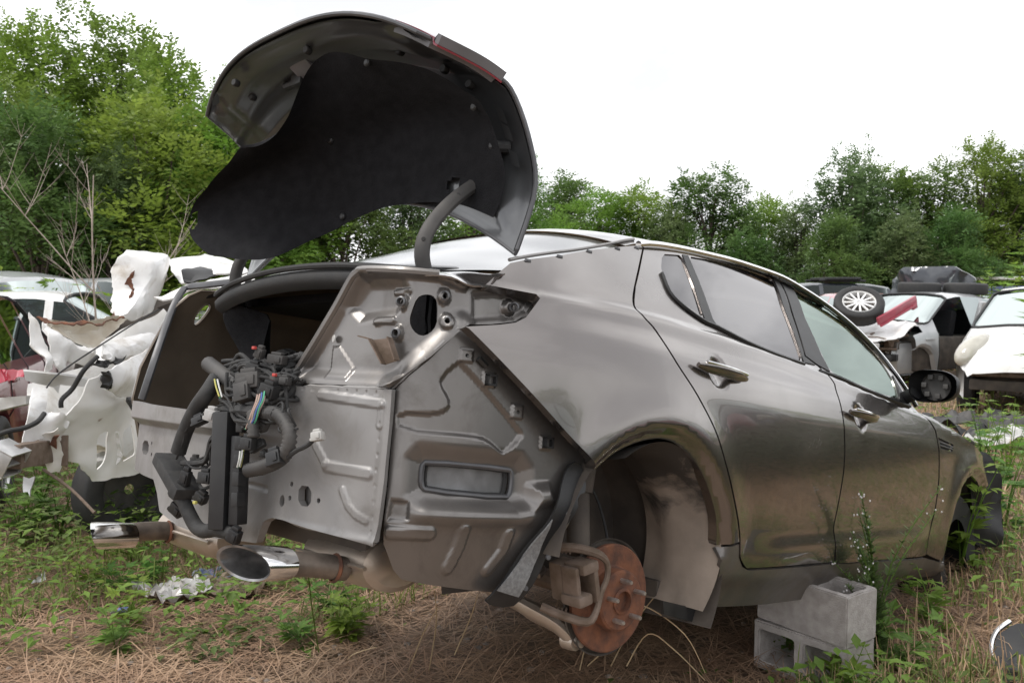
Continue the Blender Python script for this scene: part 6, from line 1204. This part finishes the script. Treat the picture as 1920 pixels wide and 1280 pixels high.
# weeds in front
near=[(1815,4.55,.62,5,'large leafy weed in front of the sedan front wheel'),(1860,4.9,.85,4,'tall leafy weed beside the loose black liner'),(1895,5.3,.7,5,'bright leafy weed at the right edge below the hatchback'),(1900,6.3,.75,6,'bright weed clump right of the black liner'),(1850,7.2,.7,6,'weed clump between the mirror and the scrap pieces'),(1790,6.4,.6,5,'weed clump just beyond the sedan hood'),
(1600,3.05,.22,4,'small weed growing at the concrete block corner'),(1480,3.5,.14,3,'tiny seedling with broad leaves left of the concrete blocks'),(1660,3.45,.30,4,'leafy weed right of the upper concrete block'),(1770,3.7,.28,4,'leafy weed under the sedan front fender'),(1700,3.3,.24,4,'small weed in the dry grass right of the blocks'),
(235,4.6,.30,3,'bright pale green weed between the two exhaust tips'),(160,4.3,.16,3,'small bright weed left of the middle seedlings'),(205,4.2,.20,3,'small bright weed below the left exhaust tip'),(260,4.25,.18,3,'small bright weed with drooping leaves below the left exhaust'),(225,3.75,.22,3,'low weed in the straw at the lower left'),(200,3.5,.2,3,'low weed nearest the lower left corner'),(560,3.55,.16,3,'low leafy weed below the right exhaust tip'),(640,3.65,.22,7,'leafy weed clump on the straw below the right muffler'),(620,3.9,.18,5,'leafy weed just beyond the clump below the muffler'),(100,5.2,.45,6,'leafy weed under the crushed white car, left one'),(170,5.4,.5,6,'leafy weed under the crushed white car, middle one'),(235,5.1,.42,5,'leafy weed in front of the dark tire of the crushed car'),(30,5.0,.5,6,'leafy weed below the bent bumper beam'),(60,5.6,.55,7,'leafy weed behind the bent bumper beam'),(280,5.3,.4,5,'leafy weed right of the crushed car tire')]
for k,(px,a,h,ns,l) in enumerate(near): weed('weed',l,spot(place(px,a),a,-.01),h,ns,.09+.09*h,bush2 if k%3 else bush,.10+.28*h,'weed','weeds growing through the straw',8,3,k+30)
# flowering weed in front of the doors
fw=empty('flowering_weed',(.955,1.42,0.),0,'tall slender weed with tiny white flowers in front of the sedan doors','weed'); rs=np.random.default_rng(5); sm_=MB(); Vl=[];Tl=[]; PET=MB().add([(v.x*.0035,v.y*.0035,v.z*.0045) for v in IV],IF).build('petal',mat('white_petals',(.62,.6,.6),rough=.6)).data; bpy.data.objects.remove(bpy.data.objects['petal'])
for s_ in range(15):
    hh=rs.uniform(.35,.86); top=np.array([rs.normal(.0,.035),rs.normal(-.19,.04),hh]) if s_ else np.array([.15,.22,.70]); 
    if s_==1: top=np.array([.10,.33,.58])
    P=[(rs.normal(0,.02),rs.normal(0,.02),0),tuple(top*[.25,.25,.6]),tuple(top)]; V,F=tube(P,[.004,.0028,.001],5,sm=4); sm_.add(V,F); Q=np.array(smooth_path(P,14))
    for k in range(3,len(Q)):
        for _ in range(5):
            az=rs.uniform(0,6.28); L=rs.uniform(.025,.07)*(1.25-k/len(Q)); d=np.array([math.cos(az)*.8,math.sin(az)*.8,.6]); sd=np.array([-math.sin(az),math.cos(az),0]); b=Q[k]; i=len(Vl); Vl+=[b,b+d*L*.5+sd*L*.13,b+d*L,b+d*L*.5-sd*L*.13]; Tl.append((i,i+1,i+2,i+3))
    for k in range(3):
        c=Q[-1]+rs.normal(0,.014,3)-[0,0,.01*k]; o=bpy.data.objects.new('flower',PET); COL.objects.link(o); o.parent=fw; o.location=c
sm_.build('stems',bush2,fw); mk('leaves',Vl,Tl,leafmat('slender_leaf',(.10,.15,.05),(.15,.2,.07),.4),fw,False)
# leafless saplings
def sapling(loc,h,seed,label):
    rs=np.random.default_rng(seed); r=empty('dead_sapling',loc,0,label,'dead sapling'); b_=MB()
    def br(p,d,L,rad,dep):
        P=[p]; dd=d.copy()
        for k in range(5): dd=dd+rs.normal(0,.045,3)+[0,0,.06]; dd/=np.linalg.norm(dd); P.append(P[-1]+dd*L/5)
        V,F=tube([tuple(x) for x in P],[rad,rad*.7,rad*.35],5,sm=2); b_.add(V,F)
        if dep>0:
            for k in range(rs.integers(4,7)):
                t=rs.uniform(.25,1.); q=P[int(t*5)]; a=rs.uniform(0,6.28); nd=dd*.7+np.array([math.cos(a),math.sin(a),.25])*.8; nd/=np.linalg.norm(nd); br(q,nd,L*rs.uniform(.35,.6)*(1.25-t*.5),rad*.5,dep-1)
    br(np.zeros(3),np.array([.02,0,1.]),h,.013,3); b_.build('branches',deadm,r); return r
deadm=mat('bleached_twig',(.40,.34,.29),(.28,.23,.19),scale=20,rough=.9)
sapling(spot(place(190,7.4),7.4,0),2.45,5,'leafless pale sapling standing behind the crushed white car')
sapling(spot(place(-75,6.6),6.6,0),1.9,8,'leafless twigs reaching in at the left edge')
# loose straw stalks beside the brake rotor
stalkm=mat('straw_stalk',(.52,.40,.25),(.40,.29,.17),scale=12,rough=.8)
SK=[[(1105,1262,3.2),(1180,1190,2.9),(1230,1130,2.75)],[(1150,1262,3.2),(1190,1180,2.9),(1210,1145,2.75),(1290,1200,2.8),(1330,1275,2.9)],[(1180,1262,3.0),(1220,1200,2.9),(1270,1230,2.9),(1330,1290,3.0)],[(800,1275,3.3),(815,1180,3.0),(812,1115,2.8)],[(760,1275,3.3),(790,1200,3.0),(818,1150,2.7)],[(590,1235,3.4),(578,1150,3.1),(570,1060,2.6)],[(850,1240,3.2),(880,1170,3.0),(895,1122,2.8)],[(1090,1270,3.2),(1100,1215,3.1),(1092,1180,3.0)],[(640,1260,3.4),(655,1240,3.35),(700,1225,3.3)]]
STALK=[[spot(place(x,d),d,1.46-(y-550)/1636.2*d) for x,y,d in s_] for s_ in SK]
lab=['dry straw stalk leaning past the lower edge of the rotor','bent dry stalk arching right of the rotor','dry stalk curving low to the right below the rotor','thin dry stalk standing below the corner panel','dry stalk leaning below the corner panel beside the thin one','dark green stem standing below the right muffler','dry seed head hanging below the corner panel','short dry stalk left of the rotor base','dry stalk lying in the straw below the muffler']
for k,(P_,l) in enumerate(zip(STALK,lab)):
    V,F=tube([tuple(p) for p in P_],[.0026,.0024,.0016],5,sm=5); o=MB().add(V,F).build('straw_stalk',bush2 if k==5 else stalkm); tag(o,l,'stalk','stalks below the sedan')
